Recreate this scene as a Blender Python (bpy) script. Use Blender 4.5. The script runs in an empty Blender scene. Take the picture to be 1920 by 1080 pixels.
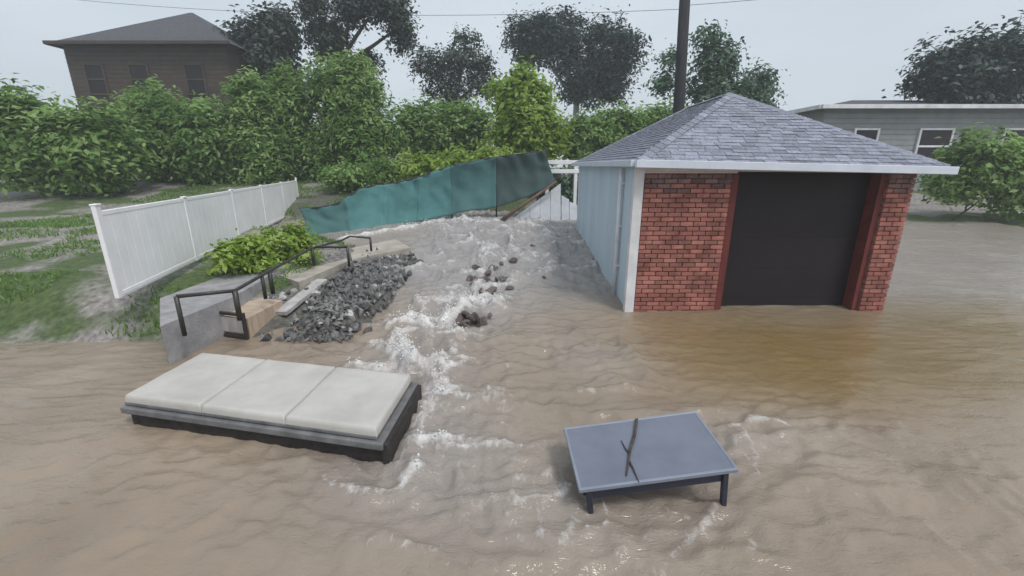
import bpy, bmesh, math, random
import numpy as np
from mathutils import Vector, Matrix

R = math.radians
random.seed(7)
rng = np.random.default_rng(7)
scene = bpy.context.scene
col = scene.collection

# ------------------------------------------------------------------ camera
FPX, PITCH, EYE = 800.0, R(16.0), 2.4          # focal length in px of a 1920 px frame
CP, SP = math.cos(PITCH), math.sin(PITCH)
cam_d = bpy.data.cameras.new('camera')
cam_d.sensor_width = 36.0
cam_d.lens = 36.0 * FPX / 1920.0
cam_d.clip_start, cam_d.clip_end = 0.05, 2000.0
cam = bpy.data.objects.new('camera', cam_d)
col.objects.link(cam)
cam.location = (0, 0, EYE)
cam.rotation_euler = (math.pi / 2 - PITCH, 0, 0)
scene.camera = cam

# ------------------------------------------------------------------ sky, sun, exposure
SUN_EL, SUN_AZ = R(56), R(138)
world = bpy.data.worlds.new('World')
scene.world = world
world.use_nodes = True
nt = world.node_tree
nt.nodes.clear()
sky = nt.nodes.new('ShaderNodeTexSky')
sky.sky_type = 'NISHITA'
sky.sun_disc = False
sky.sun_elevation = SUN_EL
sky.sun_rotation = SUN_AZ
sky.air_density, sky.dust_density, sky.ozone_density = 1.0, 6.0, 1.0
hs = nt.nodes.new('ShaderNodeHueSaturation')
hs.inputs['Saturation'].default_value = 0.35
mixw = nt.nodes.new('ShaderNodeMix')
mixw.data_type = 'RGBA'
mixw.inputs[0].default_value = 0.72
mixw.inputs[7].default_value = (6.2, 7.0, 7.8, 1)
bgn = nt.nodes.new('ShaderNodeBackground')
bgn.inputs['Strength'].default_value = 0.10
won = nt.nodes.new('ShaderNodeOutputWorld')
nt.links.new(sky.outputs[0], hs.inputs['Color'])
# low rain cloud: an even sheet with soft darker and lighter folds all over the sky
wtc = nt.nodes.new('ShaderNodeTexCoord')
wmp = nt.nodes.new('ShaderNodeMapping'); wmp.inputs['Scale'].default_value = (1, 1, 2.6)
wno = nt.nodes.new('ShaderNodeTexNoise'); wno.inputs['Scale'].default_value = 2.2; wno.inputs['Detail'].default_value = 5
wrp = nt.nodes.new('ShaderNodeValToRGB')
wrp.color_ramp.elements[0].position, wrp.color_ramp.elements[0].color = .3, (5.5, 6.3, 7.1, 1)
wrp.color_ramp.elements[1].position, wrp.color_ramp.elements[1].color = .7, (6.7, 7.5, 8.2, 1)
nt.links.new(wtc.outputs['Generated'], wmp.inputs[0]); nt.links.new(wmp.outputs[0], wno.inputs['Vector'])
nt.links.new(wno.outputs['Fac'], wrp.inputs[0]); nt.links.new(wrp.outputs[0], mixw.inputs[7])
nt.links.new(hs.outputs[0], mixw.inputs[6])
nt.links.new(mixw.outputs[2], bgn.inputs['Color'])
nt.links.new(bgn.outputs[0], won.inputs['Surface'])

sun_d = bpy.data.lights.new('sun', 'SUN')
sun_d.energy = 1.5
sun_d.angle = R(14)
sun_d.color = (1.0, 0.97, 0.92)
sun = bpy.data.objects.new('sun', sun_d)
col.objects.link(sun)
sdir = Vector((math.sin(SUN_AZ) * math.cos(SUN_EL), math.cos(SUN_AZ) * math.cos(SUN_EL), math.sin(SUN_EL)))
sun.rotation_euler = sdir.to_track_quat('Z', 'Y').to_euler()
sun.location = (0, 0, 30)

scene.view_settings.view_transform = 'Standard'
scene.view_settings.look = 'None'
scene.view_settings.exposure = 0.34
scene.view_settings.gamma = 1.0
scene.cycles.use_denoising = True
scene.cycles.max_bounces = 8
scene.cycles.transparent_max_bounces = 8
scene.cycles.volume_bounces = 1

# ------------------------------------------------------------------ helpers
def smooth(a, b, x):
    t = np.clip((np.asarray(x, float) - a) / (b - a), 0, 1)
    return t * t * (3 - 2 * t)

def zwater(y):
    """mean level of the torrent: it comes down from the back of the yard"""
    return 0.6 * smooth(6.0, 15.0, y)

def ray(px, py):
    u, v = (px - 960) / FPX, (540 - py) / FPX
    return Vector((u, CP + v * SP, -SP + v * CP))

def on_z(px, py, z):
    r = ray(px, py)
    return Vector((0, 0, EYE)) + r * ((z - EYE) / r.z)

def on_y(px, py, y):
    r = ray(px, py)
    return Vector((0, 0, EYE)) + r * (y / r.y)

def on_water(px, py, lift=0.0):
    r = ray(px, py)
    z = lift
    for _ in range(30):
        p = Vector((0, 0, EYE)) + r * ((z - EYE) / r.z)
        z = 0.6 * z + 0.4 * (float(zwater(p.y)) + lift)
    return Vector((p.x, p.y, z))

_tab = np.random.default_rng(3).random((256, 256))
def vnoise(x, y, s=0):
    x = np.asarray(x, float) + s * 17.31
    y = np.asarray(y, float) + s * 9.77
    xi, yi = np.floor(x).astype(int), np.floor(y).astype(int)
    fx, fy = x - xi, y - yi
    fx, fy = fx * fx * (3 - 2 * fx), fy * fy * (3 - 2 * fy)
    a = _tab[xi % 256, yi % 256]; b = _tab[(xi + 1) % 256, yi % 256]
    c = _tab[xi % 256, (yi + 1) % 256]; d = _tab[(xi + 1) % 256, (yi + 1) % 256]
    return (a * (1 - fx) + b * fx) * (1 - fy) + (c * (1 - fx) + d * fx) * fy

def fbm(x, y, s=0, o=4):
    t, a, n = 0, 0.5, 0
    for k in range(o):
        t = t + a * vnoise(x * 2 ** k, y * 2 ** k, s + k * 3)
        n += a
        a *= 0.5
    return t / n

def ridged(x, y, s=0, o=3):
    t, a, n = 0, 0.6, 0
    for k in range(o):
        t = t + a * (1 - np.abs(2 * vnoise(x * 2 ** k, y * 2 ** k, s + k * 5) - 1)) ** 2
        n += a
        a *= 0.45
    return t / n

def seg_dist(X, Y, pts):
    best = np.full(np.shape(X), 1e9)
    for (ax, ay), (bx, by) in zip(pts[:-1], pts[1:]):
        dx, dy = bx - ax, by - ay
        L = dx * dx + dy * dy + 1e-12
        t = np.clip(((X - ax) * dx + (Y - ay) * dy) / L, 0, 1)
        best = np.minimum(best, np.hypot(X - ax - t * dx, Y - ay - t * dy))
    return best

# ---- objects
def link_mesh(name, me, mat=None, parent=None, smooth_shade=False):
    if mat is not None and len(me.materials) == 0:
        me.materials.append(mat)
    if smooth_shade:
        me.polygons.foreach_set('use_smooth', [True] * len(me.polygons))
    o = bpy.data.objects.new(name, me)
    col.objects.link(o)
    if parent is not None:
        o.parent = parent
        if parent.type == 'EMPTY':
            o.matrix_parent_inverse = Matrix.Translation(-Vector(parent.location))
    return o

def pyd(name, v, f, mat=None, parent=None, smooth_shade=False):
    me = bpy.data.meshes.new(name)
    me.from_pydata([tuple(p) for p in v], [], [tuple(q) for q in f])
    me.update()
    return link_mesh(name, me, mat, parent, smooth_shade)

def tag(o, label, cat, group=None):
    o['label'] = label
    o['category'] = cat
    if group:
        o['group'] = group
    return o

def structure(o):
    o['kind'] = 'structure'
    return o

def thing(name, loc, label, cat, group=None):
    o = bpy.data.objects.new(name, None)
    o.empty_display_size = 0.2
    col.objects.link(o)
    o.location = loc
    return tag(o, label, cat, group)

def place(o, loc, parent):
    """a shared-mesh copy standing at a world point under an Empty"""
    o.parent = parent
    if parent.type == 'EMPTY':
        o.matrix_parent_inverse = Matrix.Translation(-Vector(parent.location))
    o.location = loc
    return o

def bevel_box_mesh(name, sx, sy, sz, bev=0.01, seg=1):
    bm = bmesh.new()
    bmesh.ops.create_cube(bm, size=1)
    bmesh.ops.scale(bm, vec=(sx, sy, sz), verts=bm.verts)
    if bev > 0:
        bmesh.ops.bevel(bm, geom=list(bm.edges), offset=bev, segments=seg, affect='EDGES', profile=0.5)
    me = bpy.data.meshes.new(name)
    bm.to_mesh(me)
    bm.free()
    return me

def box(name, c, s, mat, parent=None, bev=0.008, rot=None, seg=1):
    me = bevel_box_mesh(name, s[0], s[1], s[2], bev, seg)
    M = Matrix.Translation(Vector(c)) @ (rot.to_4x4() if rot is not None else Matrix.Identity(4))
    me.transform(M)
    return link_mesh(name, me, mat, parent)

def hexa(name, p8, mat, parent=None):
    f = [(0, 3, 2, 1), (4, 5, 6, 7), (0, 1, 5, 4), (1, 2, 6, 5), (2, 3, 7, 6), (3, 0, 4, 7)]
    return pyd(name, p8, f, mat, parent)

def tube_vf(pts, rad, n=8, caps=True):
    pts = [Vector(p) for p in pts]
    if not hasattr(rad, '__len__'):
        rad = [rad] * len(pts)
    V, Fc = [], []
    up = None
    for i, p in enumerate(pts):
        t = (pts[min(i + 1, len(pts) - 1)] - pts[max(i - 1, 0)]).normalized()
        if up is None:
            up = t.orthogonal().normalized()
        a = (up - t * up.dot(t))
        a = a.normalized() if a.length > 1e-5 else t.orthogonal().normalized()
        up = a
        b = t.cross(a)
        for k in range(n):
            w = 2 * math.pi * k / n
            V.append(p + (a * math.cos(w) + b * math.sin(w)) * rad[i])
    for i in range(len(pts) - 1):
        for k in range(n):
            k2 = (k + 1) % n
            Fc.append((i * n + k, i * n + k2, (i + 1) * n + k2, (i + 1) * n + k))
    if caps:
        Fc.append(tuple(range(n - 1, -1, -1)))
        m = (len(pts) - 1) * n
        Fc.append(tuple(range(m, m + n)))
    return V, Fc

def merge(parts):
    V, Fc = [], []
    for v, f in parts:
        o = len(V)
        V += list(v)
        Fc += [tuple(i + o for i in q) for q in f]
    return V, Fc

def tube(name, pts, rad, mat, parent=None, n=8):
    v, f = tube_vf(pts, rad, n)
    return pyd(name, v, f, mat, parent, n > 6)

# ---- materials
def new_mat(name):
    m = bpy.data.materials.new(name)
    m.use_nodes = True
    n = m.node_tree
    b = n.nodes['Principled BSDF']
    return m, n, b

def N(n, t, **kw):
    x = n.nodes.new(t)
    for k, v in kw.items():
        setattr(x, k, v)
    return x

def ramp(n, stops):
    r = n.nodes.new('ShaderNodeValToRGB')
    e = r.color_ramp.elements
    while len(e) > 1:
        e.remove(e[-1])
    e[0].position, e[0].color = stops[0][0], (*stops[0][1], 1)
    for p, c in stops[1:]:
        k = e.new(p)
        k.color = (*c, 1)
    return r

def mat_noise(name, c1, c2, scale=4.0, rough=0.7, bump=0.15, bscale=30.0, stretch=(1, 1, 1), random_tint=0.0, spec=0.3, metal=0.0, detail=6, c3=None):
    m, n, b = new_mat(name)
    tc = N(n, 'ShaderNodeTexCoord')
    mp = N(n, 'ShaderNodeMapping')
    mp.inputs['Scale'].default_value = stretch
    if random_tint > 0:                                  # alike pieces share a mesh: shift the grain piece by piece
        ol = N(n, 'ShaderNodeObjectInfo')
        av = N(n, 'ShaderNodeVectorMath', operation='ADD')
        n.links.new(tc.outputs['Object'], av.inputs[0])
        n.links.new(ol.outputs['Location'], av.inputs[1])
        n.links.new(av.outputs[0], mp.inputs['Vector'])
    else:
        n.links.new(tc.outputs['Object'], mp.inputs['Vector'])
    no = N(n, 'ShaderNodeTexNoise')
    no.inputs['Scale'].default_value = scale
    no.inputs['Detail'].default_value = detail
    no.inputs['Roughness'].default_value = 0.62
    n.links.new(mp.outputs[0], no.inputs['Vector'])
    st = [(0.3, c1), (0.7, c2)] if c3 is None else [(0.3, c1), (0.52, c2), (0.72, c3)]
    rp = ramp(n, st)
    n.links.new(no.outputs['Fac'], rp.inputs[0])
    out = rp.outputs[0]
    if random_tint > 0:
        oi = N(n, 'ShaderNodeObjectInfo')
        mr = N(n, 'ShaderNodeMapRange')
        mr.inputs[3].default_value = 1 - random_tint
        mr.inputs[4].default_value = 1 + random_tint
        n.links.new(oi.outputs['Random'], mr.inputs[0])
        mx = N(n, 'ShaderNodeVectorMath', operation='SCALE')
        n.links.new(out, mx.inputs[0])
        n.links.new(mr.outputs[0], mx.inputs['Scale'])
        out = mx.outputs[0]
    n.links.new(out, b.inputs['Base Color'])
    b.inputs['Roughness'].default_value = rough
    b.inputs['Specular IOR Level'].default_value = spec
    b.inputs['Metallic'].default_value = metal
    if bump > 0:
        n2 = N(n, 'ShaderNodeTexNoise')
        n2.inputs['Scale'].default_value = bscale
        n2.inputs['Detail'].default_value = 5
        n.links.new(mp.outputs[0], n2.inputs['Vector'])
        bp = N(n, 'ShaderNodeBump')
        bp.inputs['Strength'].default_value = bump
        bp.inputs['Distance'].default_value = 0.02
        n.links.new(n2.outputs['Fac'], bp.inputs['Height'])
        n.links.new(bp.outputs[0], b.inputs['Normal'])
    return m

def leaf_mat(name, dark, mid, light, trans=0.35):
    m, n, b = new_mat(name)
    at = N(n, 'ShaderNodeAttribute', attribute_name='tint')
    rp = ramp(n, [(0.0, dark), (0.5, mid), (1.0, light)])
    n.links.new(at.outputs['Fac'], rp.inputs[0])
    n.links.new(rp.outputs[0], b.inputs['Base Color'])
    b.inputs['Roughness'].default_value = 0.5
    b.inputs['Specular IOR Level'].default_value = 0.3
    tr = N(n, 'ShaderNodeBsdfTranslucent')
    n.links.new(rp.outputs[0], tr.inputs['Color'])
    mx = N(n, 'ShaderNodeMixShader')
    mx.inputs[0].default_value = trans
    n.links.new(b.outputs[0], mx.inputs[1])
    n.links.new(tr.outputs[0], mx.inputs[2])
    n.links.new(mx.outputs[0], n.nodes['Material Output'].inputs['Surface'])
    return m

M = {}
M['siding'] = mat_noise('painted_siding', (0.43, 0.51, 0.57), (0.49, 0.585, 0.66), 2.6, 0.55, 0.08, 20, (1, 1, 0.14), c3=(0.55, 0.65, 0.73))
M['white_trim'] = mat_noise('white_trim', (0.52, 0.51, 0.52), (0.78, 0.78, 0.80), 2.2, 0.5, 0.05, 30)
M['gutter'] = mat_noise('gutter_paint', (0.52, 0.56, 0.64), (0.66, 0.69, 0.76), 2.5, 0.4, 0.05, 30)
M['mortar'] = mat_noise('mortar', (0.22, 0.115, 0.10), (0.46, 0.31, 0.28), 4, 0.9, 0.3, 60)
M['brick'] = mat_noise('red_brick', (0.19, 0.068, 0.056), (0.42, 0.175, 0.14), 3.2, 0.85, 0.6, 50, random_tint=0.30)
M['brick_grey'] = mat_noise('grey_brown_brick', (0.13, 0.075, 0.07), (0.25, 0.16, 0.15), 7, 0.85, 0.4, 60, random_tint=0.35)
M['lintel'] = mat_noise('lintel_paint', (0.55, 0.42, 0.41), (0.68, 0.56, 0.55), 5, 0.7, 0.1, 30)
M['jamb'] = mat_noise('red_jamb', (0.10, 0.022, 0.02), (0.17, 0.04, 0.034), 5, 0.6, 0.1, 30)
M['door'] = mat_noise('dark_door', (0.011, 0.008, 0.011), (0.02, 0.014, 0.018), 1.5, 0.55, 0.04, 20)
M['shingle'] = mat_noise('roof_shingle', (0.16, 0.168, 0.21), (0.34, 0.352, 0.43), 30, 0.9, 0.6, 120, random_tint=0.22)
M['underlay'] = mat_noise('roof_underlay', (0.09, 0.095, 0.14), (0.14, 0.15, 0.20), 9, 0.9, 0.3, 60)
M['steel_black'] = mat_noise('black_metal', (0.018, 0.017, 0.017), (0.04, 0.036, 0.033), 9, 0.45, 0.1, 60, spec=0.5)
M['panel_grey'] = mat_noise('pale_grey_panel', (0.33, 0.35, 0.385), (0.46, 0.48, 0.51), 2.5, 0.6, 0.1, 20)
M['vinyl'] = mat_noise('white_vinyl', (0.72, 0.72, 0.73), (0.84, 0.84, 0.85), 1.5, 0.45, 0.04, 20)
M['concrete'] = mat_noise('pale_concrete', (0.26, 0.24, 0.20), (0.47, 0.43, 0.38), 2.2, 0.85, 0.3, 25)
M['path'] = mat_noise('path_gravel', (0.20, 0.195, 0.20), (0.36, 0.35, 0.36), 4, 0.9, 0.5, 40)
M['tan'] = mat_noise('tan_board', (0.36, 0.27, 0.20), (0.52, 0.42, 0.33), 2.5, 0.75, 0.2, 25, (1, 6, 1))
M['plank'] = mat_noise('grey_plank', (0.30, 0.29, 0.28), (0.46, 0.44, 0.42), 3, 0.8, 0.2, 40, (6, 1, 1))
M['rock'] = mat_noise('grey_rock', (0.022, 0.023, 0.025), (0.17, 0.17, 0.175), 5, 0.62, 0.6, 26, random_tint=0.55, spec=0.5)
M['chips'] = mat_noise('stone_chips', (0.025, 0.025, 0.027), (0.26, 0.255, 0.25), 6, 0.6, 0.3, 40, spec=0.5, detail=2)
M['rubble_light'] = mat_noise('pale_rubble', (0.28, 0.27, 0.26), (0.52, 0.50, 0.50), 5, 0.8, 0.5, 26, random_tint=0.3)
M['rock_wet'] = mat_noise('wet_rock', (0.05, 0.038, 0.034), (0.12, 0.09, 0.08), 5, 0.3, 0.5, 26, random_tint=0.3, spec=0.6)
M['bark'] = mat_noise('bark', (0.045, 0.038, 0.033), (0.10, 0.085, 0.072), 6, 0.95, 0.7, 30, (3, 3, 0.6))
M['bark_pale'] = mat_noise('pale_bark', (0.22, 0.21, 0.19), (0.36, 0.34, 0.31), 6, 0.9, 0.4, 30, (3, 3, 0.6))
M['pole'] = mat_noise('pole_wood', (0.022, 0.023, 0.026), (0.05, 0.05, 0.052), 5, 0.9, 0.4, 40, (4, 4, 0.3))
M['post_wood'] = mat_noise('post_wood', (0.10, 0.06, 0.04), (0.19, 0.12, 0.085), 5, 0.8, 0.3, 40)
M['table_top'] = mat_noise('slate_glass', (0.12, 0.135, 0.18), (0.165, 0.182, 0.235), 3.2, 0.28, 0.02, 8, spec=0.5)
M['table_edge'] = mat_noise('table_rim', (0.17, 0.195, 0.25), (0.23, 0.26, 0.32), 4, 0.3, 0.02, 20, spec=0.6)
M['table_apron'] = mat_noise('navy_frame', (0.018, 0.022, 0.04), (0.03, 0.036, 0.06), 4, 0.4, 0.03, 20, spec=0.5)
M['cushion'] = mat_noise('pale_cushion', (0.39, 0.375, 0.35), (0.50, 0.48, 0.455), 2.4, 0.7, 0.12, 9)
M['cushion_pipe'] = mat_noise('cushion_edge', (0.10, 0.10, 0.103), (0.20, 0.20, 0.205), 6, 0.7, 0.2, 40)
M['bench_dark'] = mat_noise('dark_wicker', (0.016, 0.014, 0.013), (0.045, 0.04, 0.038), 14, 0.6, 0.5, 60)
M['soil'] = mat_noise('bank_soil', (0.06, 0.052, 0.044), (0.17, 0.15, 0.13), 3, 0.95, 0.6, 20)

# teal screen: woven fabric on a fence
M['screen_dark'] = mat_noise('dark_screen', (0.028, 0.05, 0.05), (0.05, 0.085, 0.082), 0.9, 0.8, 0.15, 40)
M['screen_mid'] = mat_noise('mid_teal_screen', (0.034, 0.095, 0.098), (0.075, 0.17, 0.17), 0.9, 0.8, 0.15, 40)
M['screen'] = mat_noise('teal_screen', (0.04, 0.125, 0.128), (0.09, 0.225, 0.225), 0.9, 0.8, 0.15, 40, (1, 1, 1.5), detail=3)

# ground: gravel, mud and grass mixed
def ground_mat():
    m, n, b = new_mat('yard_ground')
    tc = N(n, 'ShaderNodeTexCoord')
    a = N(n, 'ShaderNodeTexNoise'); a.inputs['Scale'].default_value = 0.55; a.inputs['Detail'].default_value = 5
    c = N(n, 'ShaderNodeTexNoise'); c.inputs['Scale'].default_value = 11; c.inputs['Detail'].default_value = 6
    n.links.new(tc.outputs['Object'], a.inputs['Vector'])
    n.links.new(tc.outputs['Object'], c.inputs['Vector'])
    g = ramp(n, [(0.3, (0.035, 0.06, 0.018)), (0.7, (0.09, 0.13, 0.04))])
    d = ramp(n, [(0.3, (0.13, 0.115, 0.10)), (0.7, (0.33, 0.31, 0.30))])
    n.links.new(c.outputs['Fac'], g.inputs[0])
    n.links.new(c.outputs['Fac'], d.inputs[0])
    sel = ramp(n, [(0.47, (0, 0, 0)), (0.56, (1, 1, 1))])
    n.links.new(a.outputs['Fac'], sel.inputs[0])
    mx = N(n, 'ShaderNodeMix', data_type='RGBA')
    n.links.new(sel.outputs[0], mx.inputs[0])
    n.links.new(d.outputs[0], mx.inputs[6])
    n.links.new(g.outputs[0], mx.inputs[7])
    so = N(n, 'ShaderNodeAttribute', attribute_name='soil')
    sr = ramp(n, [(0.3, (0.05, 0.046, 0.043)), (0.7, (0.14, 0.128, 0.118))])
    n.links.new(c.outputs['Fac'], sr.inputs[0])
    my = N(n, 'ShaderNodeMix', data_type='RGBA')
    n.links.new(so.outputs['Fac'], my.inputs[0])
    n.links.new(mx.outputs[2], my.inputs[6])
    n.links.new(sr.outputs[0], my.inputs[7])
    n.links.new(my.outputs[2], b.inputs['Base Color'])
    b.inputs['Roughness'].default_value = 0.9
    bp = N(n, 'ShaderNodeBump'); bp.inputs['Strength'].default_value = 0.7; bp.inputs['Distance'].default_value = 0.05
    n.links.new(c.outputs['Fac'], bp.inputs['Height'])
    n.links.new(bp.outputs[0], b.inputs['Normal'])
    return m
M['ground'] = ground_mat()

def water_mat():
    m, n, b = new_mat('muddy_water')
    tc = N(n, 'ShaderNodeTexCoord')
    fo = N(n, 'ShaderNodeAttribute', attribute_name='foam')
    si = N(n, 'ShaderNodeAttribute', attribute_name='silt_and_reflection')
    tu = N(n, 'ShaderNodeAttribute', attribute_name='stir')
    big = N(n, 'ShaderNodeTexNoise'); big.inputs['Scale'].default_value = 0.8; big.inputs['Detail'].default_value = 5
    mp = N(n, 'ShaderNodeMapping'); mp.inputs['Scale'].default_value = (1.0, 0.6, 1)
    n.links.new(tc.outputs['Object'], mp.inputs['Vector'])
    n.links.new(mp.outputs[0], big.inputs['Vector'])
    mud = ramp(n, [(0.3, (0.215, 0.168, 0.124)), (0.7, (0.30, 0.24, 0.182))])
    n.links.new(big.outputs['Fac'], mud.inputs[0])
    m1 = N(n, 'ShaderNodeMix', data_type='RGBA')          # silty ochre plus the dark door's reflection, both put into the colour
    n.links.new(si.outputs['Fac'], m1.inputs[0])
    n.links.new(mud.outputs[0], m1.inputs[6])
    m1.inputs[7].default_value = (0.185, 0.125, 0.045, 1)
    m2 = N(n, 'ShaderNodeMix', data_type='RGBA')          # aerated fast water is paler; upstream also carries painted grey of reflected sky
    n.links.new(tu.outputs['Fac'], m2.inputs[0])
    n.links.new(m1.outputs[2], m2.inputs[6])
    m2.inputs[7].default_value = (0.29, 0.275, 0.27, 1)
    fn = N(n, 'ShaderNodeTexNoise'); fn.inputs['Scale'].default_value = 10; fn.inputs['Detail'].default_value = 9; fn.inputs['Roughness'].default_value = 0.68
    fn.inputs['Distortion'].default_value = 0.6
    mpf = N(n, 'ShaderNodeMapping'); mpf.inputs['Scale'].default_value = (1.3, 0.65, 1)
    n.links.new(tc.outputs['Object'], mpf.inputs['Vector'])
    n.links.new(mpf.outputs[0], fn.inputs['Vector'])
    add = N(n, 'ShaderNodeMath', operation='ADD')
    n.links.new(fo.outputs['Fac'], add.inputs[0])
    n.links.new(fn.outputs['Fac'], add.inputs[1])
    fr = ramp(n, [(0.50, (0, 0, 0)), (0.80, (1, 1, 1))])
    sub = N(n, 'ShaderNodeMath', operation='MULTIPLY'); sub.inputs[1].default_value = 0.72
    n.links.new(add.outputs[0], sub.inputs[0])
    n.links.new(sub.outputs[0], fr.inputs[0])
    m3 = N(n, 'ShaderNodeMix', data_type='RGBA')
    n.links.new(fr.outputs[0], m3.inputs[0])
    n.links.new(m2.outputs[2], m3.inputs[6])
    m3.inputs[7].default_value = (0.66, 0.645, 0.64, 1)
    n.links.new(m3.outputs[2], b.inputs['Base Color'])
    ro = N(n, 'ShaderNodeMapRange')
    ro.inputs[3].default_value = 0.09; ro.inputs[4].default_value = 0.6
    n.links.new(fr.outputs[0], ro.inputs[0])
    n.links.new(ro.outputs[0], b.inputs['Roughness'])
    b.inputs['IOR'].default_value = 1.38
    r1 = N(n, 'ShaderNodeTexNoise'); r1.inputs['Scale'].default_value = 7; r1.inputs['Detail'].default_value = 4
    mp2 = N(n, 'ShaderNodeMapping'); mp2.inputs['Scale'].default_value = (0.8, 1.5, 1)
    n.links.new(tc.outputs['Object'], mp2.inputs['Vector'])
    n.links.new(mp2.outputs[0], r1.inputs['Vector'])
    bp = N(n, 'ShaderNodeBump'); bp.inputs['Distance'].default_value = 0.035
    bs = N(n, 'ShaderNodeMapRange'); bs.inputs[3].default_value = 0.34; bs.inputs[4].default_value = 0.95
    n.links.new(tu.outputs['Fac'], bs.inputs[0])
    n.links.new(bs.outputs[0], bp.inputs['Strength'])
    r2 = N(n, 'ShaderNodeTexNoise'); r2.inputs['Scale'].default_value = 19; r2.inputs['Detail'].default_value = 3; r2.inputs['Distortion'].default_value = 0.8
    mp3 = N(n, 'ShaderNodeMapping'); mp3.inputs['Scale'].default_value = (0.7, 1.4, 1); mp3.inputs['Rotation'].default_value = (0, 0, 0.35)
    n.links.new(tc.outputs['Object'], mp3.inputs['Vector'])
    n.links.new(mp3.outputs[0], r2.inputs['Vector'])
    pk = N(n, 'ShaderNodeMath', operation='PINGPONG'); pk.inputs[1].default_value = 0.5
    n.links.new(r2.outputs['Fac'], pk.inputs[0])
    ad = N(n, 'ShaderNodeMath', operation='MULTIPLY_ADD'); ad.inputs[1].default_value = 0.8
    n.links.new(pk.outputs[0], ad.inputs[0])
    n.links.new(r1.outputs['Fac'], ad.inputs[2])
    n.links.new(ad.outputs[0], bp.inputs['Height'])
    n.links.new(bp.outputs[0], b.inputs['Normal'])
    return m
M['water'] = water_mat()

M['leaf_mid'] = leaf_mat('leaf_mid_green', (0.075, 0.155, 0.03), (0.205, 0.345, 0.09), (0.37, 0.51, 0.20), .5)
M['leaf_bright'] = leaf_mat('leaf_yellow_green', (0.15, 0.25, 0.025), (0.30, 0.44, 0.07), (0.46, 0.58, 0.18), .5)
M['leaf_dark'] = leaf_mat('leaf_dark', (0.012, 0.024, 0.02), (0.032, 0.055, 0.045), (0.08, 0.125, 0.095), 0.3)
M['leaf_grey'] = leaf_mat('leaf_grey_green', (0.025, 0.037, 0.034), (0.06, 0.082, 0.068), (0.12, 0.155, 0.11), 0.25)
M['leaf_blue'] = leaf_mat('leaf_blue_green', (0.045, 0.085, 0.065), (0.10, 0.18, 0.11), (0.18, 0.29, 0.16), 0.35)

# ------------------------------------------------------------------ ground and water
BANK = [(-60.0, 5.1), (-3.4, 5.2), (-2.9, 5.9), (-2.45, 7.0), (-2.3, 9.0), (-2.5, 10.6), (-4.0, 11.6), (-6.2, 12.2), (-7.0, 14.0), (-3.0, 17.0), (3.5, 17.4), (6.9, 13.6), (60.0, 13.6)]
def bank_inside(X, Y):
    """inside = on the far/left side of the water's edge"""
    ins = np.zeros(np.shape(X), bool)
    poly = BANK + [(60, 400), (-60, 400)]
    j = len(poly) - 1
    for i in range(len(poly)):
        xi, yi = poly[i]; xj, yj = poly[j]
        c = ((yi > Y) != (yj > Y)) & (X < (xj - xi) * (Y - yi) / (yj - yi + 1e-12) + xi)
        ins ^= c
        j = i
    return ins

HEAP = [(-2.75, 6.3), (-2.85, 8.0), (-2.85, 9.9)]
def ground_z(X, Y):
    X = np.asarray(X, float); Y = np.asarray(Y, float)
    d = seg_dist(X, Y, BANK)
    ins = bank_inside(X, Y)
    left = smooth(-2.0, -6.5, X)
    zin = zwater(Y) - 0.12 + (0.25 + 0.45 * left) * smooth(0, 1.6, d) + 0.9 * smooth(15.5, 22, Y)
    zin = np.minimum(zin, np.maximum(0.86, 0.86 + 0.16 * (Y - 14.5)) ) if True else zin
    zin = np.minimum(zin, 2.2)
    zout = zwater(Y) - 0.12 - 0.3 * smooth(0, 0.8, d)
    zh = 0.20 * np.exp(-(seg_dist(X, Y, HEAP) / 0.55) ** 4)
    zin, zout = zin + zh * .5, zout + zh * 2.2
    z = np.where(ins, zin, zout) + 0.05 * (fbm(X * 1.5, Y * 1.5, 4) - 0.5)
    return z

def on_surf(px, py, lift=0.0):
    r = ray(px, py)
    z = 0.2
    for _ in range(40):
        p = Vector((0, 0, EYE)) + r * ((z - EYE) / r.z)
        z = 0.7 * z + 0.3 * (max(float(zwater(p.y)), gz(p.x, p.y)) + lift)
    return Vector((p.x, p.y, z))

def gz(x, y):
    return float(ground_z(np.array([x]), np.array([y]))[0])

def grid_mesh(name, xs, ys, Z, mat, attrs=None):
    nx, ny = len(xs), len(ys)
    X, Y = np.meshgrid(xs, ys)
    co = np.stack([X, Y, Z], -1).reshape(-1, 3)
    i = np.arange(nx * ny).reshape(ny, nx)
    q = np.stack([i[:-1, :-1], i[:-1, 1:], i[1:, 1:], i[1:, :-1]], -1).reshape(-1, 4)
    me = bpy.data.meshes.new(name)
    me.vertices.add(len(co)); me.vertices.foreach_set('co', co.ravel())
    me.loops.add(q.size); me.loops.foreach_set('vertex_index', q.ravel().astype(np.int32))
    me.polygons.add(len(q))
    me.polygons.foreach_set('loop_start', np.arange(0, q.size, 4, dtype=np.int32))
    me.polygons.foreach_set('loop_total', np.full(len(q), 4, np.int32))
    me.update(calc_edges=True)
    me.polygons.foreach_set('use_smooth', [True] * len(q))
    for k, a in (attrs or {}).items():
        at = me.attributes.new(k, 'FLOAT', 'POINT')
        at.data.foreach_set('value', a.ravel().astype(np.float32))
    return link_mesh(name, me, mat)

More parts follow.
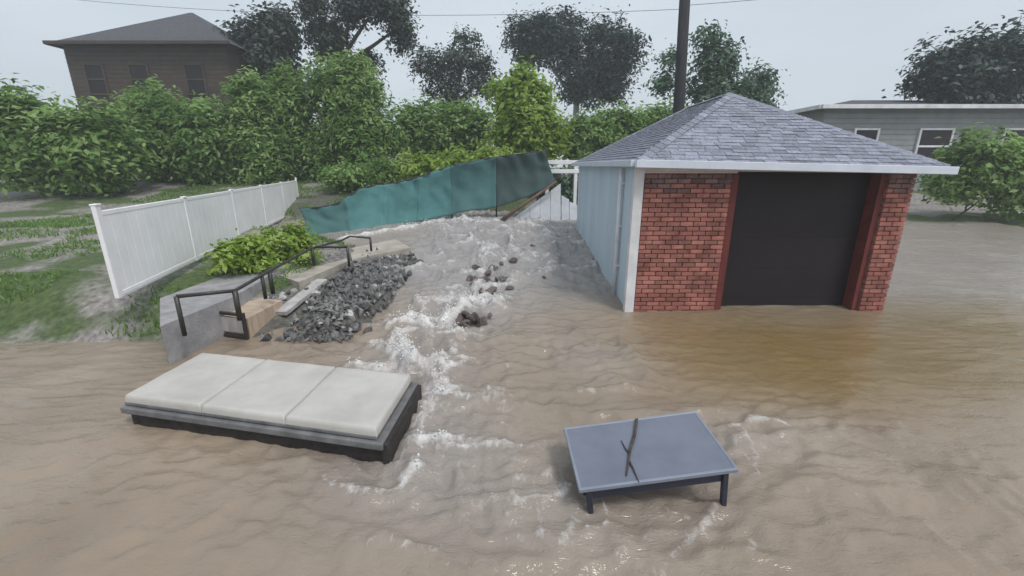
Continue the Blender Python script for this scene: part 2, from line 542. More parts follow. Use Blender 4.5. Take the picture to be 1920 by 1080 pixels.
xs = np.concatenate([[-240, -120, -70, -45, -30, -22], np.arange(-18, 18.01, 0.16), [22, 30, 45, 70, 120, 240]])
ys = np.concatenate([[-60, -25, -10, -4], np.arange(-1, 26.01, 0.16), [30, 36, 45, 60, 90, 150, 240]])
GX, GY = np.meshgrid(xs, ys)
soil = np.maximum(np.exp(-(seg_dist(GX, GY, [(-3.3, 5.4), (-2.8, 6.3), (-2.75, 8.0), (-2.75, 10.3)]) / 1.1) ** 4), np.exp(-(np.hypot((GX + 4.5) / 4.5, (GY - 16.5) / 2.6)) ** 4) * (0.6 + 0.8 * fbm(GX, GY, 81)))
structure(grid_mesh('ground', xs, ys, ground_z(GX, GY), M['ground'], {'soil': np.clip(soil, 0, 1)}))

# water surface
xs = np.concatenate([np.arange(-16, -4, 0.12), np.arange(-4, 4.2, 0.032), np.arange(4.2, 16.01, 0.12)])
ys = np.concatenate([np.arange(-3, 1.4, 0.15), np.arange(1.4, 8, 0.034), np.arange(8, 18.0, 0.07)])
WX, WY = np.meshgrid(xs, ys)
wpx = lambda L: [tuple(on_water(*p)[:2]) for p in L]
chan = wpx([(1000, 425), (930, 480), (900, 540), (860, 600), (790, 650), (765, 720), (790, 830)])
dch = seg_dist(WX, WY, chan)
stir = np.exp(-(dch / 0.95) ** 2)
up_reach = smooth(7.0, 9.5, WY) * smooth(-3.5, -2.0, WX) * smooth(3.0, 1.6, WX)
stir = np.maximum(stir, 0.75 * up_reach)
tbl = np.exp(-(np.hypot((WX - 0.6) / 1.3, (WY - 2.5) / 0.7)) ** 2)
tbl2 = np.exp(-(np.hypot((WX - 2.0) / 1.1, (WY - 3.4) / 0.5)) ** 2)
eddy = np.exp(-(np.hypot((WX - 1.2) / 0.8, (WY - 5.2) / 1.0)) ** 2)
stir2 = np.clip(stir + 0.6 * tbl + 0.6 * tbl2 + 0.6 * eddy, 0, 1)
w1 = fbm(WX * 0.9, WY * 0.9, 11) - 0.5
wx, wy = WX + 0.5 * w1, WY + 0.6 * (fbm(WX * 0.9, WY * 0.9, 15) - 0.5)
door_calm = np.clip(smooth(0.6, 2.6, WX) * smooth(3.2, 4.6, WY) * smooth(8, 7, WY), 0, 1)
amp = 0.014 + 0.13 * stir2 * (0.35 + 0.65 * smooth(2.5, 6, WY))
Z = zwater(WY) + amp * (2 * ridged(wx * 1.1, wy * 1.9, 21) - 1.0)
Z += 0.5 * amp * (2 * ridged(wx * 3.1, wy * 4.4, 31, 2) - 1.0)
Z += 0.72 * (0.010 + 0.022 * stir2 + 0.012 * smooth(8, 4, WY) * (1 - door_calm)) * (2 * ridged(wx * 4.6 + w1, wy * 6.6, 77, 3) - 1.0) * (.35 + 1.3 * fbm(WX * .8, WY * .8, 79))
Z += 0.006 * (fbm(WX * 5, WY * 8, 41) - 0.5) + 0.02 * (fbm(WX * 0.7, WY * 1.1, 45) - 0.5)
foam = 0.42 * stir * smooth(0.55, 0.85, ridged(wx * 1.1, wy * 1.9, 21)) + 0.10 * stir2
foam += 0.10 * smooth(.7, .95, ridged(wx * 4.6 + w1, wy * 6.6, 77, 3)) * (1 - door_calm)
foam += 0.26 * np.clip(tbl + tbl2, 0, 1) * smooth(0.62, 0.9, ridged(wx * 3.1, wy * 4.4, 31, 2))
FOAM = [  # (pixel line, half width m, strength, lift)
    ([(735, 612), (770, 604), (800, 612)], 0.13, 0.62, 0.12),
    ([(755, 640), (762, 665), (772, 690)], 0.12, 0.72, 0.13),
    ([(772, 690), (812, 690), (850, 660), (842, 640)], 0.09, 0.45, 0.07),
    ([(832, 612), (862, 585), (885, 568), (940, 578)], 0.11, 0.75, 0.15),
    ([(930, 560), (890, 545), (905, 520)], 0.10, 0.42, 0.10),
    ([(880, 500), (930, 510), (965, 520)], 0.10, 0.22, 0.12),
    ([(660, 680), (720, 690), (760, 700), (790, 712)], 0.12, 0.45, 0.05),
    ([(785, 730), (790, 790), (760, 860)], 0.10, 0.30, 0.02),
    ([(620, 600), (660, 610), (700, 612), (735, 600)], 0.10, 0.25, 0.05),
    ([(640, 452), (720, 436), (790, 424), (850, 412), (930, 416)], 0.16, 0.62, 0.10),
    ([(930, 422), (1000, 424), (1070, 428)], 0.12, 0.58, 0.08),
    ([(800, 470), (830, 520), (820, 560)], 0.25, 0.18, 0.0),
    ([(980, 520), (1020, 512), (1060, 505)], 0.12, 0.30, 0.06),
    ([(955, 880), (1000, 905), (1010, 960), (1025, 1020)], 0.05, 0.28, 0.015),
    ([(1090, 730), (1180, 722), (1200, 735)], 0.05, 0.25, 0.02),
]
FOAM += [
    ([(700, 640), (745, 660), (760, 690)], 0.16, 0.5, 0.06),
    ([(800, 690), (815, 740), (800, 780)], 0.12, 0.42, 0.04),
    ([(960, 470), (1000, 490), (1050, 480)], 0.14, 0.35, 0.06),
    ([(890, 450), (920, 470), (900, 490)], 0.14, 0.40, 0.08),
    ([(780, 560), (800, 590), (790, 610)], 0.10, 0.45, 0.06),
    ([(1090, 945), (1075, 985), (1040, 1030)], 0.05, 0.34, 0.015),
    ([(1335, 945), (1320, 985), (1260, 1040)], 0.05, 0.36, 0.015),
    ([(1370, 800), (1430, 790), (1480, 800)], 0.05, 0.36, 0.02),
]
brk = 0.55 + 0.9 * (fbm(WX * 4.2, WY * 4.2, 51) - 0.25)
for L, w, st, lift in FOAM:
    d = seg_dist(WX + 0.10 * (fbm(WX * 5, WY * 5, 61) - 0.5), WY + 0.16 * (fbm(WX * 5, WY * 5, 65) - 0.5), wpx(L))
    g = np.exp(-(d / w) ** 2)
    foam = np.maximum(foam, 1.12 * st * g * np.clip(brk, 0, 1.3))
    Z += 1.35 * lift * g * np.clip(brk, 0.2, 1.2)
for (px, py, dep, rr) in [(880, 600, 0.12, 0.26), (925, 548, 0.12, 0.3), (800, 650, 0.08, 0.3), (915, 505, 0.10, 0.35)]:
    p = on_water(px, py)
    Z -= dep * np.exp(-(np.hypot(WX - p.x, WY - p.y) / rr) ** 2)
silt_and_reflection = np.clip(smooth(0.6, 2.6, WX) * smooth(3.2, 4.6, WY) * smooth(8, 7, WY), 0, 1)
silt_and_reflection *= 0.75 + 0.5 * (fbm(WX * 0.8, WY * 0.8, 71) - 0.5)
far = smooth(5.5, 8.5, WY) * (1 - 0.0 * silt_and_reflection)  # grey by distance, partly standing in for sky reflection at grazing angles
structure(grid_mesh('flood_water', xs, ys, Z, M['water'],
                    {'foam': np.clip(foam, 0, 1), 'silt_and_reflection': np.clip(silt_and_reflection, 0, 1), 'stir': np.clip(0.6 * stir2 + 0.55 * far, 0, 1)}))

# droplets and foam beads thrown up along the breaking crests
_pick = np.where((foam > .42) & (WY > 2.2))
_ix = rng.choice(len(_pick[0]), 1500)
SV, SF = [], []
_oct = [(1, 0, 0), (-1, 0, 0), (0, 1, 0), (0, -1, 0), (0, 0, 1), (0, 0, -1)]
for q_, k_ in enumerate(_ix):
    i_, j_ = _pick[0][k_], _pick[1][k_]
    r_ = rng.uniform(.004, .016)
    c_ = (WX[i_, j_] + rng.normal() * .03, WY[i_, j_] + rng.normal() * .03, Z[i_, j_] + abs(rng.normal()) * .05)
    SV += [(c_[0] + r_ * a, c_[1] + r_ * b, c_[2] + r_ * c) for a, b, c in _oct]
    o_ = q_ * 6
    SF += [(o_ + a, o_ + b, o_ + c) for a, b, c in ((0, 2, 4), (2, 1, 4), (1, 3, 4), (3, 0, 4), (2, 0, 5), (1, 2, 5), (3, 1, 5), (0, 3, 5))]
M['spray'] = mat_noise('spray', (0.62, 0.61, 0.60), (0.75, 0.74, 0.73), 5, 0.3, 0)
sp_ = pyd('foam_spray', SV, SF, M['spray'], None, True)
sp_['kind'] = 'stuff'
tag(sp_, 'white spray flecks along the breaking crests of the torrent', 'spray')

# ------------------------------------------------------------------ garage
GX0, GY0, GW, GL, GE = 1.98, 6.95, 4.4, 6.15, 2.42       # front left corner, width, length, eave height
GB = -0.35
gar = thing('garage', (GX0 + GW / 2, GY0 + GL / 2, GB), 'detached garage with red brick front pier, pale blue side wall and grey hip roof', 'garage')
PW = 1.40                                               # brick pier width
# left wall as tall panels
npan, wl = 10, GL - 0.02
for i in range(npan):
    y0 = GY0 + 0.02 + wl * i / npan
    box('wall_panel', (GX0 + 0.06, y0 + wl / npan / 2, (GB + GE) / 2), (0.12, wl / npan - 0.005, GE - GB), M['siding'], gar, 0.003)
box('wall_core', (GX0 + 0.125, GY0 + GL / 2 + 0.05, (GB + GE) / 2), (0.03, GL - 0.15, GE - GB - 0.01), M['underlay'], gar, 0)
box('rear_wall', (GX0 + GW / 2 + 0.07, GY0 + GL - 0.06, (GB + GE) / 2), (GW - 0.16, 0.12, GE - GB), M['siding'], gar, 0.003)
box('side_wall', (GX0 + GW - 0.06, GY0 + GL / 2 + 0.16, (GB + GE) / 2), (0.12, GL - 0.34, GE - GB), M['siding'], gar, 0.003)
box('corner_board', (GX0 + 0.008, GY0 - 0.035, (GB + GE) / 2 - 0.003), (0.15, 0.11, GE - GB), M['white_trim'], gar, 0.004)
box('foundation', (GX0 + 0.05, GY0 + GL / 2 + 0.05, -0.2), (0.14, GL + 0.1, 0.42), M['concrete'], gar, 0.01)
# downspout with brackets
ds = tube('downspout', [(GX0 - 0.06, 7.75, GE - 0.06), (GX0 - 0.055, 7.75, 1.2), (GX0 - 0.055, 7.75, -0.1)], 0.038, M['white_trim'], gar, 8)
for z in (2.1, 1.35, 0.62):
    box('bracket', (GX0 - 0.03, 7.75, z), (0.07, 0.11, 0.035), M['gutter'], ds, 0.004)

# brick pier built brick by brick
BL, BH, BD, MJ = 0.200, 0.063, 0.095, 0.012
brick_me = bevel_box_mesh('brick', BL, BD, BH, 0.005)
brick_me.materials.append(M['brick'])
half_me = bevel_box_mesh('brick_half', BL / 2 - MJ / 2, BD, BH, 0.005)
half_me.materials.append(M['brick'])
brickg_me = brick_me.copy(); brickg_me.materials.clear(); brickg_me.materials.append(M['brick_grey'])
halfg_me = half_me.copy(); halfg_me.materials.clear(); halfg_me.materials.append(M['brick_grey'])
def pier(x0, w, ztop, label=None):
    """courses of stretchers over a mortar core"""
    core = box('brick_pier', (x0 + w / 2, GY0 + 0.10, (GB + ztop) / 2), (w, 0.20, ztop - GB), M['mortar'], gar, 0)
    z, k = ztop - BH / 2 - 0.006, 0
    while z > -0.12:
        x = x0
        first = True
        while x < x0 + w - 0.03:
            L = BL
            if first and k % 2:
                L = BL / 2 - MJ / 2
            first = False
            if x + L > x0 + w + 0.005:
                L = BL / 2 - MJ / 2
                if x + L > x0 + w + 0.03:
                    break
            grey = k < 2 or (k < 4 and random.random() < 0.35)  # top courses use darker grey-brown brick
            me = (brickg_me if grey else brick_me) if L == BL else (halfg_me if grey else half_me)
            o = bpy.data.objects.new('brick', me)
            col.objects.link(o)
            o.parent = core
            o.location = (x + L / 2, GY0 - BD / 2 + 0.088 - 0.052 + random.uniform(-0.003, 0.003), z + random.uniform(-0.002, 0.002))
            o.rotation_euler = (0, random.uniform(-0.008, 0.008), random.uniform(-0.01, 0.01))
            x += L + MJ
        z -= BH + MJ
        k += 1
    return core
ZT = GE - 0.14
pier(GX0 + 0.10, PW - 0.02, ZT)
pier(GX0 + GW - 0.46, 0.42, ZT)
box('lintel', (GX0 + 0.10 + (PW) / 2, GY0 - 0.02, ZT + 0.03), (PW + 0.06, 0.14, 0.05), M['lintel'], gar, 0.006)
# door, jambs
xd0, xd1 = GX0 + 0.10 + PW, GX0 + GW - 0.47
box('door_jamb', (xd0 + 0.045, GY0 + 0.10, (GB + ZT) / 2), (0.11, 0.22, ZT - GB), M['jamb'], gar, 0.004)
box('door_jamb', (xd1 - 0.045, GY0 + 0.10, (GB + ZT) / 2), (0.09, 0.22, ZT - GB), M['jamb'], gar, 0.004)
box('door_header', ((xd0 + xd1) / 2, GY0 + 0.07, ZT + 0.06), (xd1 - xd0, 0.22, 0.12), M['door'], gar, 0.004)
gd = box('garage_door', ((xd0 + xd1) / 2, GY0 + 0.26, (GB + ZT) / 2), (xd1 - xd0 - 0.12, 0.03, ZT - GB), M['door'], gar, 0)
nsec = 5
for i in range(nsec):
    hh = (ZT - GB) / nsec
    box('door_section', ((xd0 + xd1) / 2, GY0 + 0.235, GB + hh * (i + 0.5)), (xd1 - xd0 - 0.14, 0.03, hh - 0.002), M['door'], gd, 0.0)
# eave box, gutter and roof
OV, SAG = 0.26, 0.10
ex0, ex1, ey0, ey1 = GX0 - 0.10, GX0 + GW + OV, GY0 - OV, GY0 + GL + OV
RZ = GE + 0.06
half = (ex1 - ex0) / 2
rise = 1.27
ax, ay0, ay1, az = ex0 + half, ey0 + half, ey1 - half, RZ + rise
def sagz(x, y, z):                                      # the front eave dips towards its right end
    w = max(0, 1 - (y - ey0) / half) * max(0, (x - ex0) / (ex1 - ex0))
    return z - SAG * w
S = lambda x, y, z: (x, y, sagz(x, y, z))
hexa('soffit', [S(ex0 + .01, ey0 + .01, GE - 0.02), S(ex1 - .01, ey0 + .01, GE - 0.02), S(ex1 - .01, ey1 - .01, GE - 0.02), S(ex0 + .01, ey1 - .01, GE - 0.02),
                S(ex0 + .01, ey0 + .01, GE + 0.03), S(ex1 - .01, ey0 + .01, GE + 0.03), S(ex1 - .01, ey1 - .01, GE + 0.03), S(ex0 + .01, ey1 - .01, GE + 0.03)], M['white_trim'], gar)
roof = pyd('roof', [S(ex0, ey0, RZ - .03), S(ex1, ey0, RZ - .03), S(ex1, ey1, RZ - .03), S(ex0, ey1, RZ - .03), (ax, ay0, az - .03), (ax, ay1, az - .03)],
           [(0, 1, 4), (1, 2, 5, 4), (2, 3, 5), (3, 0, 4, 5), (3, 2, 1, 0)], M['underlay'], gar)
def bar(name, a, b, w, h, mat, parent):
    a, b = Vector(a), Vector(b)
    d = (b - a)
    L = d.length
    q = d.to_track_quat('X', 'Z').to_matrix()
    return box(name, (a + b) / 2, (L, w, h), mat, parent, 0.006, q)
bar('gutter', S(ex0 - .03, ey0 - .045, RZ - .05), S(ex1 + .03, ey0 - .045, RZ - .05), 0.09, 0.115, M['gutter'], gar)
bar('gutter', (ex0 - .045, ey0 + .02, RZ - .045), (ex0 - .045, ey1, RZ - .045), 0.09, 0.10, M['gutter'], gar)
bar('frieze_board', (GX0 + 0.05, GY0 - 0.085, GE - 0.05), (GX0 + GW, GY0 - 0.085, GE - 0.09), 0.03, 0.085, M['white_trim'], gar)
# shingles on the front slope, one by one
SW, SE = 0.213, 0.112
shi_me = bevel_box_mesh('shingle', SW - 0.006, SE + 0.03, 0.010, 0.002)
shi_me.materials.append(M['shingle'])
shi2_me = bevel_box_mesh('shingle_narrow', SW * 0.80, SE + 0.03, 0.013, 0.002)
shi2_me.materials.append(M['shingle'])
slope = math.atan2(rise, half)
sl = math.hypot(rise, half)
rows = int(sl / SE)
for r in range(rows):
    s = (r + 0.5) * SE
    f = s / sl
    x0, x1 = ex0 + half * f, ex1 - half * f
    x = x0 - random.uniform(0, SW * 0.6)
    while x < x1:
        if x + SW * 0.75 > x0 and x + SW * 0.25 < x1:
            o = bpy.data.objects.new('shingle', shi_me)
            col.objects.link(o)
            o.parent = roof
            cx, cyy = min(max(x + SW / 2, x0 + 0.06), x1 - 0.06), ey0 + half * f
            o.location = (cx, cyy, sagz(cx, cyy, RZ + rise * f) - 0.012 + random.uniform(0, 0.008))
            o.rotation_euler = (slope - R(4) + random.uniform(-.03, .03), math.atan(SAG / (ex1 - ex0)) * (1 - f), random.uniform(-.03, .03))
        x += SW
# remaining slopes: shingles joined
def slope_shingles(name, e0, e1, r0, r1):
    """a trapezoid from eave e0-e1 up to ridge r0-r1"""
    e0, e1, r0, r1 = map(Vector, (e0, e1, r0, r1))
    ux = (e1 - e0).normalized()
    mid = (r0 + r1) / 2 - (e0 + e1) / 2
    uy = (mid - ux * mid.dot(ux)).normalized()
    nrm = ux.cross(uy)
    Ls = (mid - ux * mid.dot(ux)).length
    parts = []
    for r in range(int(Ls / SE)):
        f = (r + 0.5) * SE / Ls
        a, b = e0.lerp(r0, f), e1.lerp(r1, f)
        L = (b - a).length
        t = -random.uniform(0, SW * .6)
        while t < L:
            w = SW - 0.012
            t0, t1 = max(t, 0.0), min(t + w, L)
            if t1 - t0 > 0.05:
                p = a + ux * t0 + nrm * random.uniform(0.001, 0.008)
                q = a + ux * t1 + nrm * random.uniform(0.001, 0.008)
                lo, hi = -uy * (SE / 2 + .015) + nrm * 0.012, uy * (SE / 2 + .015) - nrm * 0.004
                k = nrm * 0.013
                v = [p + lo, q + lo, q + hi, p + hi, p + lo + k, q + lo + k, q + hi + k, p + hi + k]
                parts.append((v, [(4, 5, 6, 7), (0, 1, 5, 4), (1, 2, 6, 5), (3, 0, 4, 7)]))
            t += SW
    v, fc = merge(parts)
    me = bpy.data.meshes.new(name)
    me.from_pydata([tuple(x) for x in v], [], fc)
    o = link_mesh(name, me, M['shingle'], roof)
    o['kind'] = 'stuff'
    return o
z0 = RZ - 0.02
slope_shingles('shingle_course', (ex0, ey1, z0), (ex0, ey0, z0), (ax, ay1, az - .02), (ax, ay0, az - .02))
slope_shingles('shingle_course', S(ex1, ey0, z0), (ex1, ey1, z0), (ax, ay0, az - .02), (ax, ay1, az - .02))
slope_shingles('shingle_course', (ex1, ey1, z0), (ex0, ey1, z0), (ax - .01, ay1, az - .02), (ax + .01, ay1, az - .02))
def caps(a, b):
    a, b = Vector(a), Vector(b)
    d = b - a
    nn = int(d.length / 0.17)
    q = d.to_track_quat('Y', 'Z')
    for i in range(nn):
        o = bpy.data.objects.new('ridge_cap', cap_me)
        col.objects.link(o)
        o.parent = roof
        o.location = a + d * ((i + .5) / nn)
        o.rotation_euler = (q @ Vector((1, 0, 0)).rotation_difference(Vector((1, 0, 0)))).to_euler()
vv = [(-.11, -.11, -.045), (0, -.11, .012), (.11, -.11, -.045), (-.11, .11, -.055), (0, .11, .002), (.11, .11, -.055),
      (-.11, -.11, -.06), (0, -.11, -.004), (.11, -.11, -.06)]
cap_me = bpy.data.meshes.new('ridge_cap')
cap_me.from_pydata(vv, [], [(0, 1, 4, 3), (1, 2, 5, 4), (6, 7, 1, 0), (7, 8, 2, 1)])
cap_me.materials.append(M['shingle'])
caps(S(ex0 + .03, ey0 + .03, RZ + .03), (ax, ay0, az + .02))
caps(S(ex1 - .03, ey0 + .03, RZ + .03), (ax, ay0, az + .02))
caps((ax, ay0, az + .02), (ax, ay1, az + .02))
caps((ex0 + .03, ey1 - .03, RZ + .03), (ax, ay1, az + .02))

# ------------------------------------------------------------------ fences
def vinyl_fence(label, a, b, zb0, zb1, zt0, zt1, bay=2.4, board=0.20, end_post=True):
    """white board-on-rail fence from a to b (xy)"""
    a, b = Vector((*a, 0)), Vector((*b, 0))
    d = (b - a); L = d.length; u = d / L
    q = Matrix.Rotation(math.atan2(u.y, u.x), 3, 'Z')
    root = thing('panel_fence', (*(a + d / 2).xy, min(zb0, zb1)), label, 'fence')
    nb = int(L / board)
    for i in range(nb):
        t = (i + .5) / nb
        zb, zt = zb0 + (zb1 - zb0) * t, zt0 + (zt1 - zt0) * t
        c = a + d * t
        box('board', (c.x, c.y, (zb + zt) / 2), (L / nb - 0.002, 0.03, zt - zb), M['vinyl'], root, 0.002, q)
    npst = max(2, int(round(L / bay)) + 1)
    for i in range(npst):
        t = i / (npst - 1)
        zb, zt = zb0 + (zb1 - zb0) * t, zt0 + (zt1 - zt0) * t
        c = a + d * t
        ex = 0.10 if i in (0, npst - 1) else 0.03
        ps = box('post', (c.x, c.y, (zb + zt + ex) / 2), (0.11, 0.05, zt - zb + ex), M['vinyl'], root, 0.006, q)
        box('post_cap', (c.x, c.y, zt + ex + .012), (0.12, 0.07, 0.022), M['vinyl'], ps, 0.006, q)
    for k in (0.0, 1.0):
        pa, pb = a.copy(), b.copy()
        pa.z = zb0 + 0.05 + k * (zt0 - zb0 - 0.05)
        pb.z = zb1 + 0.05 + k * (zt1 - zb1 - 0.05)
        bar('rail', pa, pb, 0.042, 0.06, M['vinyl'], root)
    return root
vinyl_fence('white board fence running along the bank at the left of the flood', (-5.2, 5.4), (-8.35, 17.0), 0.72, 0.70, 1.82, 1.83)
# fence between the garage's rear corner and the torrent
wf = thing('white_gate_fence', (1.1, 16.2, 0.3), 'collapsed pale fence panel under open rails beside the rear corner of the garage', 'fence')
for x in (1.30, 2.35):
    box('post', (x, 16.3, 1.32), (0.12, 0.12, 2.5), M['vinyl'], wf, 0.01)
for z in (2.52, 2.20):
    box('rail', (1.83, 16.25, z), (1.3, 0.05, 0.14), M['vinyl'], wf, 0.008)
def sheet(name, pq, th=0.03):
    P = [on_y(x, y, Y) for x, y, Y in pq]
    nn = (P[1] - P[0]).cross(P[2] - P[0]).normalized()
    if nn.y > 0:
        nn = -nn
    k = len(P)
    return pyd(name, P + [p - nn * th for p in P], [tuple(range(k)), tuple(range(2 * k - 1, k - 1, -1))] + [(i, i + k, (i + 1) % k + k, (i + 1) % k) for i in range(k)], M['panel_grey'], wf)
for k in range(5):                                       # boards of the leaning panel, fanning down to the water
    t0_, t1_ = k / 5, (k + .96) / 5
    xa, xb = 955 + 97 * t0_, 955 + 97 * t1_
    sheet('board', [(xa, 427, 14.9), (xa, 415 - 72 * t0_, 15.0 + .7 * t0_), (xb, 415 - 72 * t1_, 15.0 + .7 * t1_), (xb, 428, 14.9)])
for k in range(2):
    xa, xb = 1053 + 15 * k, 1067 + 15 * k
    sheet('board', [(xa, 428, 14.92), (xa, 366 + 12 * k, 15.5), (xb, 374 + 10 * k, 15.5), (xb, 429, 14.92)])

# teal screened fence, pushed over by the water
SCR = [  # top px, bottom px, Y top, Y bottom
    ((562, 392), (572, 444), 12.35, 12.1), ((625, 384), (630, 440), 12.9, 12.6), ((678, 354), (690, 430), 13.7, 13.2),
    ((730, 345), (725, 425), 14.3, 13.8), ((772, 336), (770, 417), 14.8, 14.3), ((820, 320), (822, 408), 15.1, 14.8),
    ((862, 308), (862, 399), 15.3, 15.1), ((930, 295), (930, 388), 15.5, 15.2), ((978, 289), (985, 370), 15.5, 15.2), ((1022, 283), (1042, 342), 15.6, 15.3)]
tops = [on_y(*t, a) for t, b, a, c in SCR]
bots = [on_y(*b, c) for t, b, a, c in SCR]
tf = thing('screened_fence', bots[4][:], 'long teal green screened fence pushed over by the flood water', 'fence')
def catmull(P, n):
    out = []
    for i in range(len(P) - 1):
        p0, p1, p2, p3 = P[max(i - 1, 0)], P[i], P[i + 1], P[min(i + 2, len(P) - 1)]
        for k in range(n):
            t = k / n
            out.append(0.5 * ((2 * p1) + (p2 - p0) * t + (2 * p0 - 5 * p1 + 4 * p2 - p3) * t * t + (3 * p1 - p0 - 3 * p2 + p3) * t ** 3))
    out.append(P[-1].copy())
    return out
ct, cb = catmull(tops, 10), catmull(bots, 10)
nv = 20
V, Fc = [], []
for i, (t, b) in enumerate(zip(ct, cb)):
    for k in range(nv + 1):
        f = k / nv
        p = b.lerp(t, f)
        bulge = 0.22 * math.sin(math.pi * f) * (0.4 + 0.9 * float(vnoise(i * 0.11, 1.3))) + 0.05 * float(fbm(i * 0.35, f * 5, 5) - .5)
        bulge += 0.05 * math.sin(i * 1.1 + 2 * f) * (0.3 + f) * float(vnoise(i * .2, 3.1))
        if i % 14 in (0, 1):
            bulge -= 0.07
        bulge += 0.05 * abs(math.sin(i * .45 + 5 * f + 3 * float(vnoise(i * .13, f * 2, 2))))
        p.y += bulge
        p.z += 0.03 * float(vnoise(i * .3, f * 3, 9) - .5)
        V.append(p)
m_ = nv + 1
for i in range(len(ct) - 1):
    for k in range(nv):
        Fc.append((i * m_ + k, (i + 1) * m_ + k, (i + 1) * m_ + k + 1, i * m_ + k + 1))
cuts = [0, 14, 28, 42, 56, 70, 90]                       # one length of screen per bay, in differing teal tones, darkest at the right
for k_, mt in enumerate((M['screen_mid'], M['screen'], M['screen'], M['screen'], M['screen_mid'], M['screen_dark'])):
    nm, ff = 'screen', Fc[cuts[k_] * nv:cuts[k_ + 1] * nv]
    ids = sorted({i for q in ff for i in q})
    mp_ = {i: k for k, i in enumerate(ids)}
    scr = pyd(nm, [V[i] for i in ids], [tuple(mp_[i] for i in q) for q in ff], mt, tf, True)
    sm = scr.modifiers.new('thick', 'SOLIDIFY'); sm.thickness = 0.012
tube('top_rail', [p + Vector((0, .05, 0.01)) for p in ct], 0.022, M['steel_black'], tf, 6)
for i in (0, 14, 28, 42, 56, 70, 84):
    if i < len(ct):
        tube('post', [cb[i] + Vector((0, .34, -.5)), cb[i].lerp(ct[i], .5) + Vector((0, .36, 0)), ct[i] + Vector((0, .07, .02))], 0.03, M['steel_black'], tf, 8)
e0, e1 = on_y(1044, 340, 15.2), on_y(938, 414, 14.6)
tube('broken_post', [e0, e0.lerp(e1, .5), e1], [0.04, 0.05, 0.06], M['post_wood'], tf, 8)
tube('broken_post', [e1, on_y(946, 424, 14.5)], [0.07, 0.05], M['post_wood'], tf, 8)

# ------------------------------------------------------------------ walkway, railings, rubble
def slab(name, pix, z, th, mat, parent=None):
    P = [on_z(px, py, z) for px, py in pix]
    n = len(P)
    V = [p + Vector((0, 0, random.uniform(-.01, .01))) for p in P] + [p - Vector((0, 0, th)) for p in P]
    Fc = [tuple(range(n)), tuple(range(2 * n - 1, n - 1, -1))] + [(i, i + n, (i + 1) % n + n, (i + 1) % n) for i in range(n)]
    return pyd(name, V, Fc, mat, parent)
wk = thing('concrete_walkway', on_z(600, 500, .6)[:], 'broken pale concrete walkway beside the rubble under the black railing', 'walkway')
slab('slab', [(560, 530), (655, 488), (650, 468), (590, 476), (520, 515)][::-1], 0.43, 0.75, M['concrete'], wk)
slab('slab', [(660, 486), (770, 464), (742, 448), (655, 466)][::-1], 0.47, 0.75, M['concrete'], wk)
slab('slab', [(300, 612), (440, 556), (500, 520), (585, 474), (640, 456), (600, 455), (520, 480), (432, 512), (300, 560)][::-1], 0.52, 0.6, M['path'], wk)

ra = thing('stair_railing', on_z(520, 540, .7)[:], 'bent black metal handrail running up past the rubble stones', 'railing')
hand = [(330, 556, .90), (440, 545, .86), (505, 508, .86), (585, 465, .86), (640, 451, .84), (656, 443, .84), (694, 446, .84)]
HP = [on_z(x, y, z) for x, y, z in hand]
tube('handrail', HP, 0.024, M['steel_black'], ra, 8)
bar2 = [on_z(592, 463, .86), on_z(651, 463, .84)]
tube('side_rail', bar2[:2], 0.026, M['steel_black'], ra, 8)
def post_at(p, h, r=0.026):
    return tube('post', [p, p + Vector((0, 0, -h))], r, M['steel_black'], ra, 8)
post_at(bar2[1], 0.40)
for t, h in ((1, 0.40), (2, 0.36), (3, 0.34)):
    post_at(HP[t], h, 0.034)
post_at(HP[6], 0.30)
post_at(HP[0], 0.5)
pq = HP[1].lerp(HP[2], .75); post_at(pq, .36)

st = thing('landing_box', on_z(480, 620, 0)[:], 'tan wooden landing box with black metal frame at the water edge', 'landing')
tp = [on_z(462, 578, .42), on_z(536, 574, .42), on_z(532, 592, .42), on_z(470, 630, .12)]
# a low tan block with a sloping face and a framed pale end
b0, b1 = on_water(470, 634), on_water(534, 596)
dz = Vector((0, 0, 1))
ln = (b1 - b0)
wd = Vector((-1.15, 0.28, 0))
hexa('body', [b0 - dz * .2, b1 - dz * .2, b1 + wd * .9 - dz * .2, b0 + wd - dz * .2,
              b0 + dz * .30, b1 + dz * .30, b1 + wd * .9 + dz * .34, b0 + wd + dz * .34], M['tan'], st)
f0, f1 = b0 + Vector((-.02, -.05, 0)), b0 + wd + Vector((-.02, -.05, 0))
bar('frame_rail', f0 + dz * .37, f1 + dz * .39, 0.04, 0.045, M['steel_black'], st)
bar('frame_rail', f0 + dz * .03, f1 + dz * .05, 0.04, 0.04, M['steel_black'], st)
bar('frame_post', f0 + dz * .40, f0 - dz * .2, 0.045, 0.045, M['steel_black'], st)
bar('frame_post', f1 + dz * .42, f1 - dz * .2, 0.045, 0.045, M['steel_black'], st)
box('end_board', (f0 + f1) / 2 + dz * .20 + Vector((0, .01, 0)), ((f1 - f0).length - .06, 0.025, 0.22), M['plank'], st, 0.004, Matrix.Rotation(math.atan2((f1 - f0).y, (f1 - f0).x), 3, 'Z'))

pk0, pk1 = on_surf(604, 526, .09), on_surf(526, 588, .06)
pl = bar('loose_plank', pk0, pk1, 0.20, 0.07, M['rubble_light'], None)
tag(pl, 'pale grey loose plank lying aslant against the rubble stones', 'plank')

